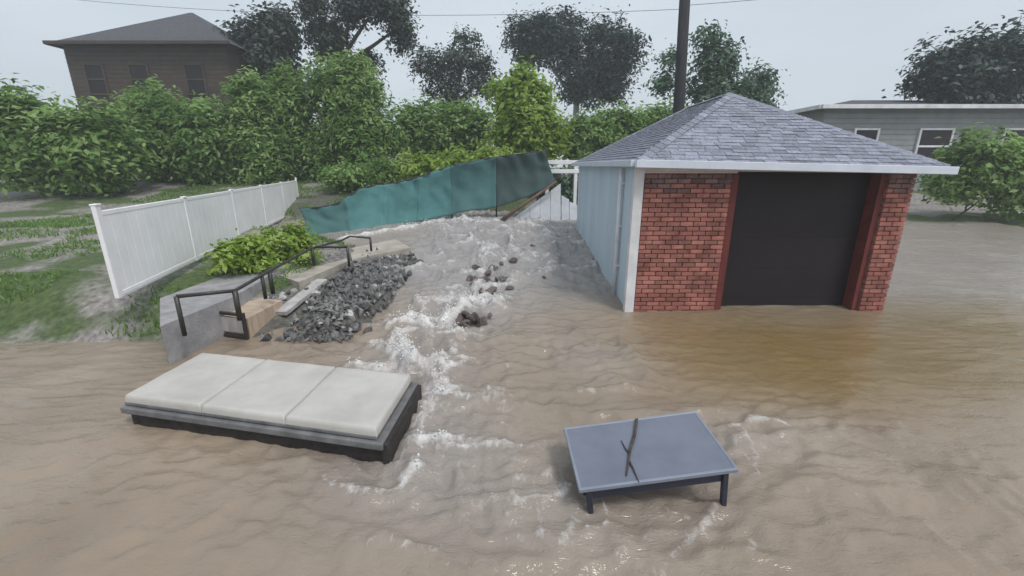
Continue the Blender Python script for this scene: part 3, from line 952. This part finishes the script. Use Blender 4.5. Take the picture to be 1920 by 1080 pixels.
def rock_mesh(seed, mat):
    r = np.random.default_rng(seed)
    bm = bmesh.new()
    bmesh.ops.create_icosphere(bm, subdivisions=2, radius=0.52)
    ns = r.normal(size=(11, 3)); ns /= np.linalg.norm(ns, axis=1)[:, None]
    dd = r.uniform(0.20, 0.40, 11)
    sc = r.uniform(0.65, 1.15, 3)
    for v in bm.verts:
        p = np.array(v.co)
        for n_, d_ in zip(ns, dd):
            k = p.dot(n_)
            if k > d_:
                p = p - n_ * (k - d_)
        v.co = Vector(p * sc)
    me = bpy.data.meshes.new('rock')
    bm.to_mesh(me); bm.free()
    me.materials.append(mat)
    return me
rocks = [rock_mesh(s, M['rock']) for s in range(8)]
pale = [rock_mesh(s + 20, M['rubble_light']) for s in range(4)]
wet = [rock_mesh(s + 40, M['rock_wet']) for s in range(4)]
def drop_rock(name, me, p, s, parent):
    o = bpy.data.objects.new(name, me)
    col.objects.link(o)
    place(o, p, parent)
    o.scale = (s * random.uniform(.8, 1.25), s * random.uniform(.8, 1.25), s * random.uniform(.6, .95))
    o.rotation_euler = (random.uniform(-.5, .5), random.uniform(-.5, .5), random.uniform(0, 6.28))
    return o
rp = thing('rubble_heap', on_water(660, 560)[:], 'heap of dark grey rubble stones at the edge of the torrent', 'rubble')
rbox = [(585, 520), (640, 484), (690, 468), (770, 462), (782, 490), (745, 520), (700, 560), (690, 605), (650, 622), (605, 605), (570, 575)]
def in_poly(x, y, P):
    c = False; j = len(P) - 1
    for i in range(len(P)):
        if (P[i][1] > y) != (P[j][1] > y) and x < (P[j][0] - P[i][0]) * (y - P[i][1]) / (P[j][1] - P[i][1]) + P[i][0]:
            c = not c
        j = i
    return c
def heap_point():
    t = random.random() ** .9
    y = 5.6 + 4.5 * t
    xc = np.interp(y, [5.6, 6.2, 8.0, 10.6], [-2.95, -2.78, -2.85, -2.75])
    return float(xc + np.clip(random.gauss(-.02, .30) * (1.0 if y < 9 else .7), -.62, .62)), y
spots = [heap_point() for _ in range(2300)]
zz = np.maximum(ground_z(np.array([p[0] for p in spots]), np.array([p[1] for p in spots])), zwater(np.array([p[1] for p in spots])) - .04)
for (x, y), z in list(zip(spots, zz))[:295]:
    drop_rock('stone', random.choice(rocks if random.random() < .76 else pale), (x, y, float(z) + random.uniform(-.02, .08)),
              random.uniform(.11, .24) * (1.0 if random.random() < .82 else 1.5), rp)
SV, SF, off = [], [], 0                                  # fine broken pieces between the stones
for (x, y), z in list(zip(spots, zz))[295:]:
    k = random.randrange(3)
    sz = random.uniform(.03, .085)
    q = [Vector((random.uniform(.5, 1), 0, random.uniform(-.5, .2))), Vector((-.3, random.uniform(.5, 1), random.uniform(-.3, .3))),
         Vector((-.5, -random.uniform(.4, .9), random.uniform(-.3, .3))), Vector((random.uniform(-.3, .3), random.uniform(-.3, .3), random.uniform(.5, 1))),
         Vector((.2, .1, -.7))]
    ca, sa = math.cos(k * 2.1 + x * 50), math.sin(k * 2.1 + x * 50)
    SV += [(x + sz * (p.x * ca - p.y * sa), y + sz * (p.x * sa + p.y * ca), float(z) + .03 + sz * p.z + random.uniform(0, .07)) for p in q for _ in (0,)]
    SF += [tuple(off + i for i in f) for f in ((0, 1, 3), (1, 2, 3), (2, 0, 3), (1, 0, 4), (2, 1, 4), (0, 2, 4))]
    off += 5
fr_ = pyd('stone_chips', SV, SF, M['chips'], rp)
fr_['kind'] = 'stuff'
rl = thing('pale_rubble', on_z(480, 560, .3)[:], 'scatter of pale broken rubble below the black handrail', 'rubble')
for i in range(60):
    px, py = random.uniform(440, 600), random.uniform(515, 580)
    if py < 575 - (px - 440) * .33:
        continue
    p = on_surf(px, py, random.uniform(-.01, .05))
    drop_rock('stone', random.choice(pale + rocks[:2]), p, random.uniform(.08, .22), rl)
wr = thing('stones_and_wave_shade', on_water(915, 530)[:], 'dark wet stones in the rapids, some added as shadow under a wave', 'stones')
for px, py, s in [(893, 505, .30), (925, 508, .34), (905, 528, .36), (945, 525, .30), (920, 545, .3), (955, 540, .22), (862, 604, .26), (888, 596, .3), (905, 602, .22), (650, 632, .2), (690, 622, .22), (980, 470, .2), (1000, 462, .2), (1020, 522, .2)] + [(915 + random.gauss(0, 26), 520 + random.gauss(0, 16), random.uniform(.1, .26)) for _ in range(26)] + [(880 + random.gauss(0, 16), 592 + random.gauss(0, 8), random.uniform(.1, .22)) for _ in range(10)]:  # the lower cluster stands in for the shadow under a wave
    p = on_water(px, py, random.uniform(-0.05, 0.0))
    drop_rock('stone', random.choice(wet), p, s * 1.1, wr)

# ------------------------------------------------------------------ padded bench
YAW = R(-12)
TZ = 0.30
bc = on_z(770, 702, TZ)                                 # top, back right corner
ux, uy = Vector((math.cos(YAW), math.sin(YAW), 0)), Vector((math.sin(R(-4)), -math.cos(R(-4)), 0))
bench = thing('padded_bench', (bc - ux * 1.2 + uy * .45 - dz * .5)[:], 'long low bench with pale cream padded top standing in the water', 'bench')
def para(name, o, a, b, z0, z1, mat, parent, bev=0.0, seg=2):
    """parallelogram block: corner o, edges a, b, from z0 to z1"""
    bm = bmesh.new()
    vs = []
    for z in (z0, z1):
        for p in (o, o + a, o + a + b, o + b):
            vs.append(bm.verts.new((p.x, p.y, z)))
    for f in [(3, 2, 1, 0), (4, 5, 6, 7), (0, 1, 5, 4), (1, 2, 6, 5), (2, 3, 7, 6), (3, 0, 4, 7)]:
        bm.faces.new([vs[i] for i in f])
    bmesh.ops.recalc_face_normals(bm, faces=bm.faces)
    if bev:
        bmesh.ops.bevel(bm, geom=list(bm.edges), offset=bev, segments=seg, affect='EDGES', profile=.5)
    me = bpy.data.meshes.new(name)
    bm.to_mesh(me); bm.free()
    return link_mesh(name, me, mat, parent)
CW, DP = 0.875, 0.985
def cushion(o, a, b, z0, z1, k):
    """a soft pad: crowned, creased top over rounded sides"""
    n = 28
    V, Fc = [], []
    st_ = [0, .006, .014, .03] + [.03 + .94 * k / (n - 6) for k in range(1, n - 6)] + [.97, .986, .994, 1]
    for j in range(n + 1):
        for i in range(n + 1):
            u, v = st_[i], st_[j]
            e = min(u, 1 - u, v, 1 - v)
            rnd = 1 - (1 - min(1, e / .020)) ** 2
            sag = .012 * (1 - (2 * u - 1) ** 2) * (1 - (2 * v - 1) ** 2)
            cre = .010 * float(ridged(u * 2.3 + v * .8 + k * 3, v * 2.9 + k, 7, 2) - .5) * min(1, e / .1)
            p = o + a * u + b * v
            V.append((p.x, p.y, z0 + (z1 - z0) * rnd - sag + cre + .006 * float(vnoise(u * 6, v * 6, k) - .5)))
    for j in range(n):
        for i in range(n):
            q = j * (n + 1) + i
            Fc.append((q, q + n + 1, q + n + 2, q + 1))
    ring = [i for i in range(n)] + [i * (n + 1) + n for i in range(n)] + [n * (n + 1) + n - i for i in range(n)] + [(n - i) * (n + 1) for i in range(n)]
    base = len(V)
    for r in ring:
        V.append((V[r][0], V[r][1], z0 - .03))
    m = len(ring)
    for i in range(m):
        j = (i + 1) % m
        Fc.append((ring[i], ring[j], base + j, base + i))
    return pyd('cushion', V, Fc, M['cushion'], bench, True)
for i in range(3):
    o = bc - ux * (CW * (i + 1) - .012)
    cu = cushion(o, ux * (CW - .003), uy * DP, TZ - .055, TZ + .012, i)
    para('edge_band', o - ux * .001 - uy * .006, ux * (CW - .002), uy * (DP + .012), TZ - .092, TZ - .058, M['cushion_pipe'], cu, 0.008)
oF = bc - ux * (CW * 3 + .02) + uy * -.03
LF, DF = CW * 3 + .09, DP + .07
para('seat_frame', oF, ux * LF, uy * DF, TZ - .165, TZ - .10, M['cushion_pipe'], bench, 0.012)
para('base', oF + ux * .05 + uy * .05, ux * (LF - .07), uy * (DF - .10), -0.45, TZ - .16, M['bench_dark'], bench, 0.006)
para('side_panel', oF + ux * (LF - .02) + uy * .02, ux * .06, uy * (DF - .04), -0.45, TZ - .11, M['bench_dark'], bench, 0.01)

# ------------------------------------------------------------------ table
T0, T1, T2, T3 = [Vector(p) for p in ((0.431, 3.115, .286), (1.542, 3.159, .423), (1.575, 2.499, .374), (0.463, 2.455, .237))]
tc_ = (T0 + T1 + T2 + T3) / 4
ta, tb = (T1 - T0).normalized(), (T0 - T3).normalized()
tn = ta.cross(tb).normalized()
RT = Matrix((ta, tb, tn)).transposed()
TW, TD = (T1 - T0).length, (T0 - T3).length
tab = thing('patio_table', (tc_ - Vector((0, 0, .6)))[:], 'blue grey patio table standing tilted in the brown flood water', 'table')
tt = box('table_top', tc_ - tn * .012, (TW - .016, TD - .016, 0.020), M['table_top'], tab, 0.003, RT)
for sx, sy, w, d in ((0, 1, TW, .022), (0, -1, TW, .022), (1, 0, .022, TD - .045), (-1, 0, .022, TD - .045)):
    c = tc_ + ta * sx * (TW / 2 - .011) + tb * sy * (TD / 2 - .011) - tn * .014
    box('rim', c, (w, d, 0.034), M['table_edge'], tt, 0.005, RT)
for sx, sy, w, d in ((0, 1, TW - .14, .025), (0, -1, TW - .14, .025), (1, 0, .025, TD - .14), (-1, 0, .025, TD - .14)):
    c = tc_ + ta * sx * (TW / 2 - .05) + tb * sy * (TD / 2 - .05) - tn * .082
    box('apron', c, (w, d, 0.10), M['table_apron'], tab, 0.004, RT)
for sx in (1, -1):
    for sy in (1, -1):
        c = tc_ + ta * sx * (TW / 2 - .055) + tb * sy * (TD / 2 - .055)
        splay = ta * (-.02 * sx) + tb * sy * .02
        box('leg', c - tn * .40 + splay, (0.04, 0.04, 0.74), M['table_apron'], tab, 0.006, RT)
# forked twig lying on it
tl = lambda px, py: on_z(px, py, .33) if False else None
def on_table(px, py, h=0.004):
    r = ray(px, py)
    o = Vector((0, 0, EYE))
    t = (tc_ + tn * h - o).dot(tn) / r.dot(tn)
    return o + r * t
tw = thing('twig', on_table(1182, 850)[:], 'dark forked twig lying across the blue grey table top', 'twig')
tube('stem', [on_table(1194, 786, .012), on_table(1190, 815, .012), on_table(1181, 845, .010), on_table(1178, 868, .009), on_table(1174, 892, .006)], [.012, .012, .010, .009, .005], M['bark'], tw, 6)
tube('branch', [on_table(1180, 850, .008), on_table(1172, 840, .007), on_table(1165, 826, .006)], [.006, .005, .003], M['bark'], tw, 6)
tube('branch', [on_table(1179, 862, .008), on_table(1188, 880, .007), on_table(1198, 904, .005)], [.007, .006, .003], M['bark'], tw, 6)

# ------------------------------------------------------------------ vegetation
def leaves_mesh(name, P, Nn, size, tint, mat, parent, aspect=0.5, droop=0.0):
    """one folded diamond leaf per point"""
    n = len(P)
    nr = Nn + rng.normal(scale=0.42, size=(n, 3))
    nr /= np.linalg.norm(nr, axis=1)[:, None] + 1e-9
    t = rng.normal(size=(n, 3))
    t[:, 2] -= droop
    t -= nr * np.sum(t * nr, 1)[:, None]
    t /= np.linalg.norm(t, axis=1)[:, None] + 1e-9
    s = np.cross(nr, t)
    L = (size * 1.5 * rng.uniform(.6, 1.35, n))[:, None]
    W = L * aspect
    v = np.empty((n, 4, 3))
    v[:, 0] = P - t * L * .5
    v[:, 1] = P + s * W * .5 + nr * L * .08
    v[:, 2] = P + t * L * .5 - nr * L * .06
    v[:, 3] = P - s * W * .5 + nr * L * .08
    me = bpy.data.meshes.new(name)
    me.vertices.add(n * 4); me.vertices.foreach_set('co', v.ravel())
    me.loops.add(n * 4); me.loops.foreach_set('vertex_index', np.arange(n * 4, dtype=np.int32))
    me.polygons.add(n)
    me.polygons.foreach_set('loop_start', np.arange(0, n * 4, 4, dtype=np.int32))
    me.polygons.foreach_set('loop_total', np.full(n, 4, np.int32))
    me.update(calc_edges=True)
    at = me.attributes.new('tint', 'FLOAT', 'FACE')
    at.data.foreach_set('value', np.clip(tint, 0, 1).astype(np.float32))
    return link_mesh(name, me, mat, parent)

def plant(name, label, cat, base, lobes, mat, nclump, nleaf, leaf, clump_r, trunk_r=0.0, bark='bark', group=None, droop=0.2, aspect=.5,
          shell=0.55, crown='crown', tint_spread=.27):
    """lobes: (centre Vector, (rx, ry, rz)). trunk from base, a limb into every lobe, twigs into clumps"""
    root = thing(name, base[:], label, cat, group)
    vol = np.array([l[1][0] * l[1][1] * l[1][2] for l in lobes]) ** 0.67
    share = vol / vol.sum()
    P, Nn, T = [], [], []
    wood = []
    base = Vector(base)
    cen = sum((l[0] for l in lobes), Vector()) / len(lobes)
    zmin = min(l[0].z - l[1][2] for l in lobes)
    fork = base.lerp(Vector((cen.x, cen.y, max(zmin, base.z + .3))), 1.0)
    fork.x = base.x * .5 + cen.x * .5
    fork.y = base.y * .5 + cen.y * .5
    if trunk_r > 0:
        mid = base.lerp(fork, .5) + Vector((random.uniform(-.15, .15), random.uniform(-.15, .15), 0))
        wood.append(tube_vf([base - dz * .4, mid, fork], [trunk_r * 1.15, trunk_r * .9, trunk_r * .75], 9))
    for (c, r), sh in zip(lobes, share):
        if trunk_r > 0:
            m2 = fork.lerp(c, .5) + Vector((random.uniform(-.3, .3), random.uniform(-.3, .3), .2))
            wood.append(tube_vf([fork, m2, c], [trunk_r * .6, trunk_r * .4, trunk_r * .2], 7))
        k = max(3, int(nclump * sh))
        for _ in range(k):
            d = rng.normal(size=3); d /= np.linalg.norm(d)
            rr = (shell + (1 - shell) * rng.random() ** .5) * (0.74 + .46 * rng.random() ** 1.5)
            q = np.array(c) + d * np.array(r) * rr
            cr = clump_r * rng.uniform(.6, 1.4)
            if trunk_r > 0 and (rng.random() < .45 or rr > .95):
                wood.append(tube_vf([c, c.lerp(Vector(q), .55) + Vector((0, 0, .1)), Vector(q)], [trunk_r * .16, trunk_r * .10, trunk_r * .05], 5, False))
            m = max(4, int(.62 * nleaf * rng.uniform(.5, 1.5)))
            off = rng.normal(size=(m, 3)) * cr * np.array([.62, .62, .42])
            off[:, 2] -= droop * np.hypot(off[:, 0], off[:, 1])
            P.append(q + off)
            Nn.append(np.tile(d * .6 + np.array([0, 0, .8]), (m, 1)))
            T.append(np.clip(.5 + rng.normal() * tint_spread + rng.normal(size=m) * .16, 0, 1))
    if wood:
        v, f = merge(wood)
        pyd('trunk' if trunk_r > .05 else 'stem', v, f, M[bark], root, True)
    leaves_mesh(crown, np.concatenate(P), np.concatenate(Nn), leaf, np.concatenate(T), mat, root, aspect, droop)
    return root

def lobe(x0, x1, y0, y1, Y, depth=0.8):
    """ellipsoid seen between those picture lines from the camera, standing at distance Y"""
    a, b = on_y(x0, (y0 + y1) / 2, Y), on_y(x1, (y0 + y1) / 2, Y)
    t, u = on_y((x0 + x1) / 2, y0, Y), on_y((x0 + x1) / 2, y1, Y)
    rx, rz = (b.x - a.x) / 2, (t.z - u.z) / 2
    return (Vector(((a.x + b.x) / 2, Y, (t.z + u.z) / 2)), (rx, max(rx, rz) * depth * .8, rz))

def base_at(px, Y):
    p = on_y(px, 300, Y)
    return Vector((p.x, Y, gz(p.x, Y)))

# dark trees far behind
plant('broadleaf_tree', 'dark dense round-crowned tree behind the yellow green shrub', 'tree', base_at(1072, 34),
      [lobe(950, 1040, 15, 125, 34), lobe(1010, 1100, 5, 120, 34), lobe(1095, 1200, 30, 140, 33.5), lobe(1040, 1150, 90, 195, 34), lobe(1110, 1195, 100, 195, 34)],
      M['leaf_dark'], 420, 84, .19, .60, .28, 'bark_pale', shell=.5)
plant('feathery_tree', 'thin grey green tree with see-through crown left of the dark tree', 'tree', base_at(842, 31),
      [lobe(770, 850, 90, 150, 31), lobe(820, 920, 85, 130, 31), lobe(800, 885, 120, 210, 31), lobe(870, 940, 110, 190, 31.5), lobe(850, 900, 55, 85, 31)],
      M['leaf_grey'], 190, 60, .17, .5, .17, shell=.5)
plant('overhanging_tree', 'dark tree with drooping boughs hanging over the middle left', 'tree', base_at(592, 27),
      [lobe(570, 650, 20, 110, 27), lobe(620, 700, -40, 40, 26.5), lobe(670, 765, -40, 30, 26), lobe(735, 775, 0, 90, 26), lobe(640, 710, 90, 140, 27.5), lobe(560, 610, -60, 40, 27)],
      M['leaf_grey'], 330, 66, .16, .46, .24, droop=.7, shell=.35)
plant('broadleaf_tree', 'dark grey green tree rising behind the big bush at the left', 'tree', base_at(480, 28),
      [lobe(440, 520, 20, 120, 28), lobe(490, 560, 10, 110, 28), lobe(440, 560, 85, 150, 28), lobe(380, 460, 60, 160, 28.5)],
      M['leaf_grey'], 340, 55, .22, .6, .24, shell=.35)
plant('layered_tree', 'blue green tree with layered boughs behind the garage roof', 'tree', base_at(1345, 24),
      [lobe(1300, 1385, 70, 150, 24), lobe(1310, 1345, 38, 80, 24), lobe(1290, 1410, 130, 210, 24), lobe(1400, 1450, 118, 190, 24), lobe(1225, 1268, 130, 175, 24.3), lobe(1380, 1450, 170, 225, 24), lobe(1245, 1275, 90, 125, 24.2)],
      M['leaf_blue'], 300, 50, .17, .42, .15, shell=.35)
# shrubs behind the fence
plant('tall_shrub', 'big mid green bush behind the white board fence', 'shrub', base_at(500, 20.5),
      [lobe(430, 520, 130, 260, 20.5), lobe(500, 580, 125, 270, 20.5), lobe(425, 560, 220, 345, 20)],
      M['leaf_mid'], 520, 62, .17, .45, .06, droop=.8, aspect=.36, crown='foliage', shell=.45)
plant('tall_shrub', 'tallest mid green bush left of centre above the teal fence', 'shrub', base_at(640, 20.8),
      [lobe(570, 720, 105, 230, 20.8), lobe(600, 760, 180, 320, 20.3), lobe(550, 660, 230, 345, 20.3), lobe(640, 690, 98, 140, 20.8)],
      M['leaf_mid'], 620, 62, .17, .45, .06, droop=.8, aspect=.36, crown='foliage', shell=.45)
plant('round_shrub', 'mid green bush in the gap between the tall bush and the bright shrub', 'shrub', base_at(800, 22),
      [lobe(730, 850, 190, 300, 22), lobe(800, 930, 185, 300, 22.3)],
      M['leaf_mid'], 380, 60, .17, .45, .05, droop=.4, crown='foliage', shell=.45)
plant('bright_shrub', 'bright yellow green shrub rising above the teal fence', 'shrub', base_at(985, 20),
      [lobe(925, 1030, 122, 220, 20), lobe(925, 1050, 190, 290, 19.8), lobe(960, 1055, 215, 290, 19.8)],
      M['leaf_bright'], 400, 62, .18, .42, .05, droop=.5, crown='foliage', shell=.45)
plant('hedge_shrub', 'dull green hedge between the bright shrub and the garage roof', 'shrub', base_at(1150, 21.5),
      [lobe(1045, 1140, 205, 300, 21), lobe(1110, 1210, 195, 290, 21.5), lobe(1180, 1290, 192, 280, 22)],
      M['leaf_mid'], 420, 55, .16, .4, .05, droop=.4, crown='foliage', shell=.45)
plant('creeper', 'yellow green creeper spilling over the top of the teal fence', 'creeper', base_at(850, 17.3),
      [lobe(735, 830, 285, 335, 17.0), lobe(800, 900, 278, 318, 17.2), lobe(880, 965, 272, 305, 17.2)],
      M['leaf_bright'], 170, 50, .12, .28, .03, droop=.6, crown='foliage', shell=.3)
plant('round_shrub', 'dark green shrub added as hedge shade behind the collapsed pale panel', 'shrub', base_at(1062, 18.2),
      [lobe(1035, 1092, 318, 385, 18.2), lobe(1000, 1050, 310, 380, 18.6)],
      M['leaf_blue'], 90, 50, .12, .25, .03, crown='foliage', shell=.3)  # added to darken the gap where the hedge's shadow lies
plant('creeper', 'mid green scrub hanging down the earth bank above the teal fence', 'creeper', base_at(660, 17.6),
      [lobe(600, 700, 300, 350, 17.6), lobe(690, 760, 290, 345, 17.4)],
      M['leaf_mid'], 120, 46, .12, .28, .03, droop=.7, crown='foliage', shell=.3)
# weeds on the near bank
plant('weed_clump', 'bright green weeds growing at the foot of the white board fence', 'weeds', Vector((-5.0, 8.4, gz(-5.0, 8.4))),
      [lobe(430, 500, 442, 486, 7.7), lobe(480, 545, 428, 480, 8.5), lobe(525, 578, 415, 470, 9.3), lobe(400, 450, 455, 492, 7.3)],
      M['leaf_bright'], 210, 46, .085, .15, .012, droop=.5, crown='foliage', shell=.2)
plant('weed_clump', 'thin green weeds along the upper edge of the gravel path', 'weeds', Vector((-4.6, 7.9, gz(-4.6, 7.9))),
      [lobe(520, 600, 462, 486, 8.6), lobe(432, 510, 484, 500, 7.6)],
      M['leaf_bright'], 60, 30, .06, .10, .01, droop=.5, crown='foliage', shell=.2)
# grass on the bank
gx_, gy_ = rng.uniform(-14, -2.5, 60000), rng.uniform(5.3, 20, 60000)
k_ = (fbm(gx_ * 1.3, gy_ * 1.3, 91) > .5) & bank_inside(gx_, gy_) & (seg_dist(gx_, gy_, BANK) > .5) & (seg_dist(gx_, gy_, [(-3.3, 5.4), (-2.8, 6.3), (-2.75, 8.0), (-2.75, 10.3)]) > 1.2)
gx_, gy_ = gx_[k_], gy_[k_]
gp = np.stack([gx_, gy_, ground_z(gx_, gy_) + .035], -1)
gn = np.stack([rng.normal(size=len(gx_)), rng.normal(size=len(gx_)), np.full(len(gx_), .25)], -1)
gr = leaves_mesh('grass', gp, gn, .085, np.clip(rng.normal(.35, .2, len(gx_)), 0, 1), M['leaf_mid'], None, .16, -2.5)
gr['kind'] = 'stuff'
tag(gr, 'patchy wet grass growing on the left bank', 'grass')
# beyond the sides of the picture's middle
plant('tall_shrub', 'mid green bush at the far left beyond the white fence', 'shrub', base_at(330, 20),
      [lobe(240, 360, 150, 330, 20), lobe(330, 440, 170, 340, 19.8)], M['leaf_mid'], 460, 60, .18, .45, .06, droop=.7, aspect=.4, crown='foliage', shell=.45)
plant('tall_shrub', 'dark green bush at the left edge of the yard', 'shrub', base_at(120, 17),
      [lobe(-40, 120, 150, 340, 17), lobe(90, 250, 190, 345, 17)], M['leaf_mid'], 460, 60, .18, .42, .06, droop=.6, crown='foliage', shell=.45)
plant('broadleaf_tree', 'dark green tree behind the right end of the garage', 'tree', base_at(1800, 22),
      [lobe(1720, 1860, 60, 200, 22), lobe(1800, 1960, 40, 210, 22), lobe(1740, 1900, 150, 260, 21.5)], M['leaf_dark'], 330, 56, .2, .5, .2, shell=.4)
plant('hedge_shrub', 'green hedge bush behind the right corner of the garage', 'shrub', base_at(1800, 14.5),
      [lobe(1760, 1880, 240, 380, 14.5), lobe(1850, 1990, 250, 400, 14.5)], M['leaf_mid'], 260, 55, .14, .32, .04, crown='foliage', shell=.45)

# ------------------------------------------------------------------ utility pole and wires
pb, pt = on_y(1268, 290, 15.6), on_y(1284, 0, 15.6)
dirp = (pt - pb)
up_ = thing('utility_pole', (pb.x, pb.y, gz(pb.x, pb.y)), 'dark wooden utility pole behind the garage roof', 'pole')
t_at = lambda z: pb + dirp * ((z - pb.z) / dirp.z)
tube('shaft', [t_at(0.2), t_at(5), t_at(10.5)], [.20, .18, .15], M['pole'], up_, 12)
bar('crossarm', t_at(9.6) + Vector((-1.1, -.2, 0)), t_at(9.6) + Vector((1.1, -.2, 0)), .1, .12, M['pole'], up_)
for s_ in (-1.0, -.4, .4, 1.0):
    tube('insulator', [t_at(9.66) + Vector((s_, -.2, 0)), t_at(9.66) + Vector((s_, -.2, .16))], [.035, .05], M['table_edge'], up_, 8)
def wire(a, b, sag, label):
    pts = [a.lerp(b, k / 16) - dz * sag * 4 * (k / 16) * (1 - k / 16) for k in range(17)]
    o = tube('power_line', pts, .007, M['pole'], None, 5)
    return tag(o, label, 'wire')
wz = on_y(1281, 17, 15.6).z
wire(t_at(wz), Vector((-22, 22, 9.8)), .45, 'thin dark wire running left from the utility pole across the sky')
wire(t_at(wz + .1), Vector((24, 12, 9.0)), .4, 'thin dark wire running right from the utility pole')

# ------------------------------------------------------------------ neighbouring houses
def house(label, x0, x1, y0, y1, z0, ze, ridge, wall_c, roof_c, trim, wins, door=None):
    root = thing('house', ((x0 + x1) / 2, (y0 + y1) / 2, z0), label, 'house')
    box('wall', ((x0 + x1) / 2, (y0 + y1) / 2, (z0 + ze) / 2), (x1 - x0, y1 - y0, ze - z0), wall_c, root, .01)
    nb = int((ze - z0) / .22)
    for i in range(nb):
        z = z0 + .22 * (i + .5)
        box('siding_board', ((x0 + x1) / 2, y0 - .02, z), (x1 - x0 + .03, .03, .205), wall_c, root, .008, Matrix.Rotation(.05, 3, 'X'))
    o_ = .45
    ym = (y0 + y1) / 2
    hx = min((x1 - x0) / 2, (y1 - y0) / 2)
    Vv = [(x0 - o_, y0 - o_, ze), (x1 + o_, y0 - o_, ze), (x1 + o_, y1 + o_, ze), (x0 - o_, y1 + o_, ze),
          (x0 + hx, ym, ridge), (x1 - hx, ym, ridge)]
    rf = pyd('roof', Vv, [(0, 1, 5, 4), (1, 2, 5), (2, 3, 4, 5), (3, 0, 4), (3, 2, 1, 0)], roof_c, root)
    bar('gutter', (x0 - o_ - .05, y0 - o_ - .06, ze + .0), (x1 + o_ + .05, y0 - o_ - .06, ze + .0), .12, .16, trim, rf)
    bar('gutter', (x0 - o_ - .06, y0 - o_, ze + .0), (x0 - o_ - .06, y1 + o_, ze + .0), .12, .16, trim, rf)
    for (cx, cz, w, h) in wins:
        wn = box('window', (cx, y0 - .06, cz), (w, .05, h), M['door'], root, .004)
        for sx in (-1, 1):
            box('frame', (cx + sx * w / 2, y0 - .08, cz), (.09, .08, h + .09), trim, wn, .005)
        for sz in (-1, 0, 1):
            box('frame', (cx, y0 - .084, cz + sz * h / 2), (w - .1, .07, .08), trim, wn, .005)
    return root
M['wall_grey'] = mat_noise('grey_siding', (0.24, 0.25, 0.255), (0.31, 0.32, 0.325), 2, .7, .1, 20)
M['wall_brown'] = mat_noise('brown_siding', (0.055, 0.043, 0.036), (0.085, 0.067, 0.057), 2, .8, .1, 20)
M['roof_dark'] = mat_noise('dark_roofing', (0.05, 0.052, 0.06), (0.10, 0.10, 0.115), 6, .9, .5, 30)
house('grey sided house with white gutter behind the right of the garage', 13.3, 24.5, 19.5, 27.5, .6, 4.75, 5.6, M['wall_grey'], M['roof_dark'], M['white_trim'],
      [(15.2, 3.2, 1.0, 1.4), (18.2, 3.2, 1.4, 1.4), (21.6, 3.2, 1.0, 1.4)])
house('tall dark brown house beyond the bushes at the left', -24, -15.3, 25.5, 34, .8, 8.6, 11.4, M['wall_brown'], M['roof_dark'], M['wall_brown'],
      [(-17.2, 6.9, 1.0, 1.5), (-20.2, 6.9, 1.0, 1.5), (-22.6, 6.9, 1.0, 1.5), (-17.2, 3.6, 1.0, 1.5), (-20.2, 3.6, 1.0, 1.5)])

# ------------------------------------------------------------------ haze
hz_me = bevel_box_mesh('haze', 520, 520, 24, 0)
hz = bpy.data.objects.new('haze', hz_me)
col.objects.link(hz)
hz.location = (0, 60, 9.4)
hm = bpy.data.materials.new('haze_air')
hm.use_nodes = True
hn = hm.node_tree
hn.nodes.clear()
pv = hn.nodes.new('ShaderNodeVolumePrincipled')
pv.inputs['Color'].default_value = (0.92, 0.95, 1.0, 1)
pv.inputs['Density'].default_value = 0.0026
pv.inputs['Anisotropy'].default_value = 0.2
ho = hn.nodes.new('ShaderNodeOutputMaterial')
hn.links.new(pv.outputs[0], ho.inputs['Volume'])
hz_me.materials.append(hm)
hz['kind'] = 'stuff'
tag(hz, 'thin pale damp haze in the air over the whole flooded yard', 'haze')
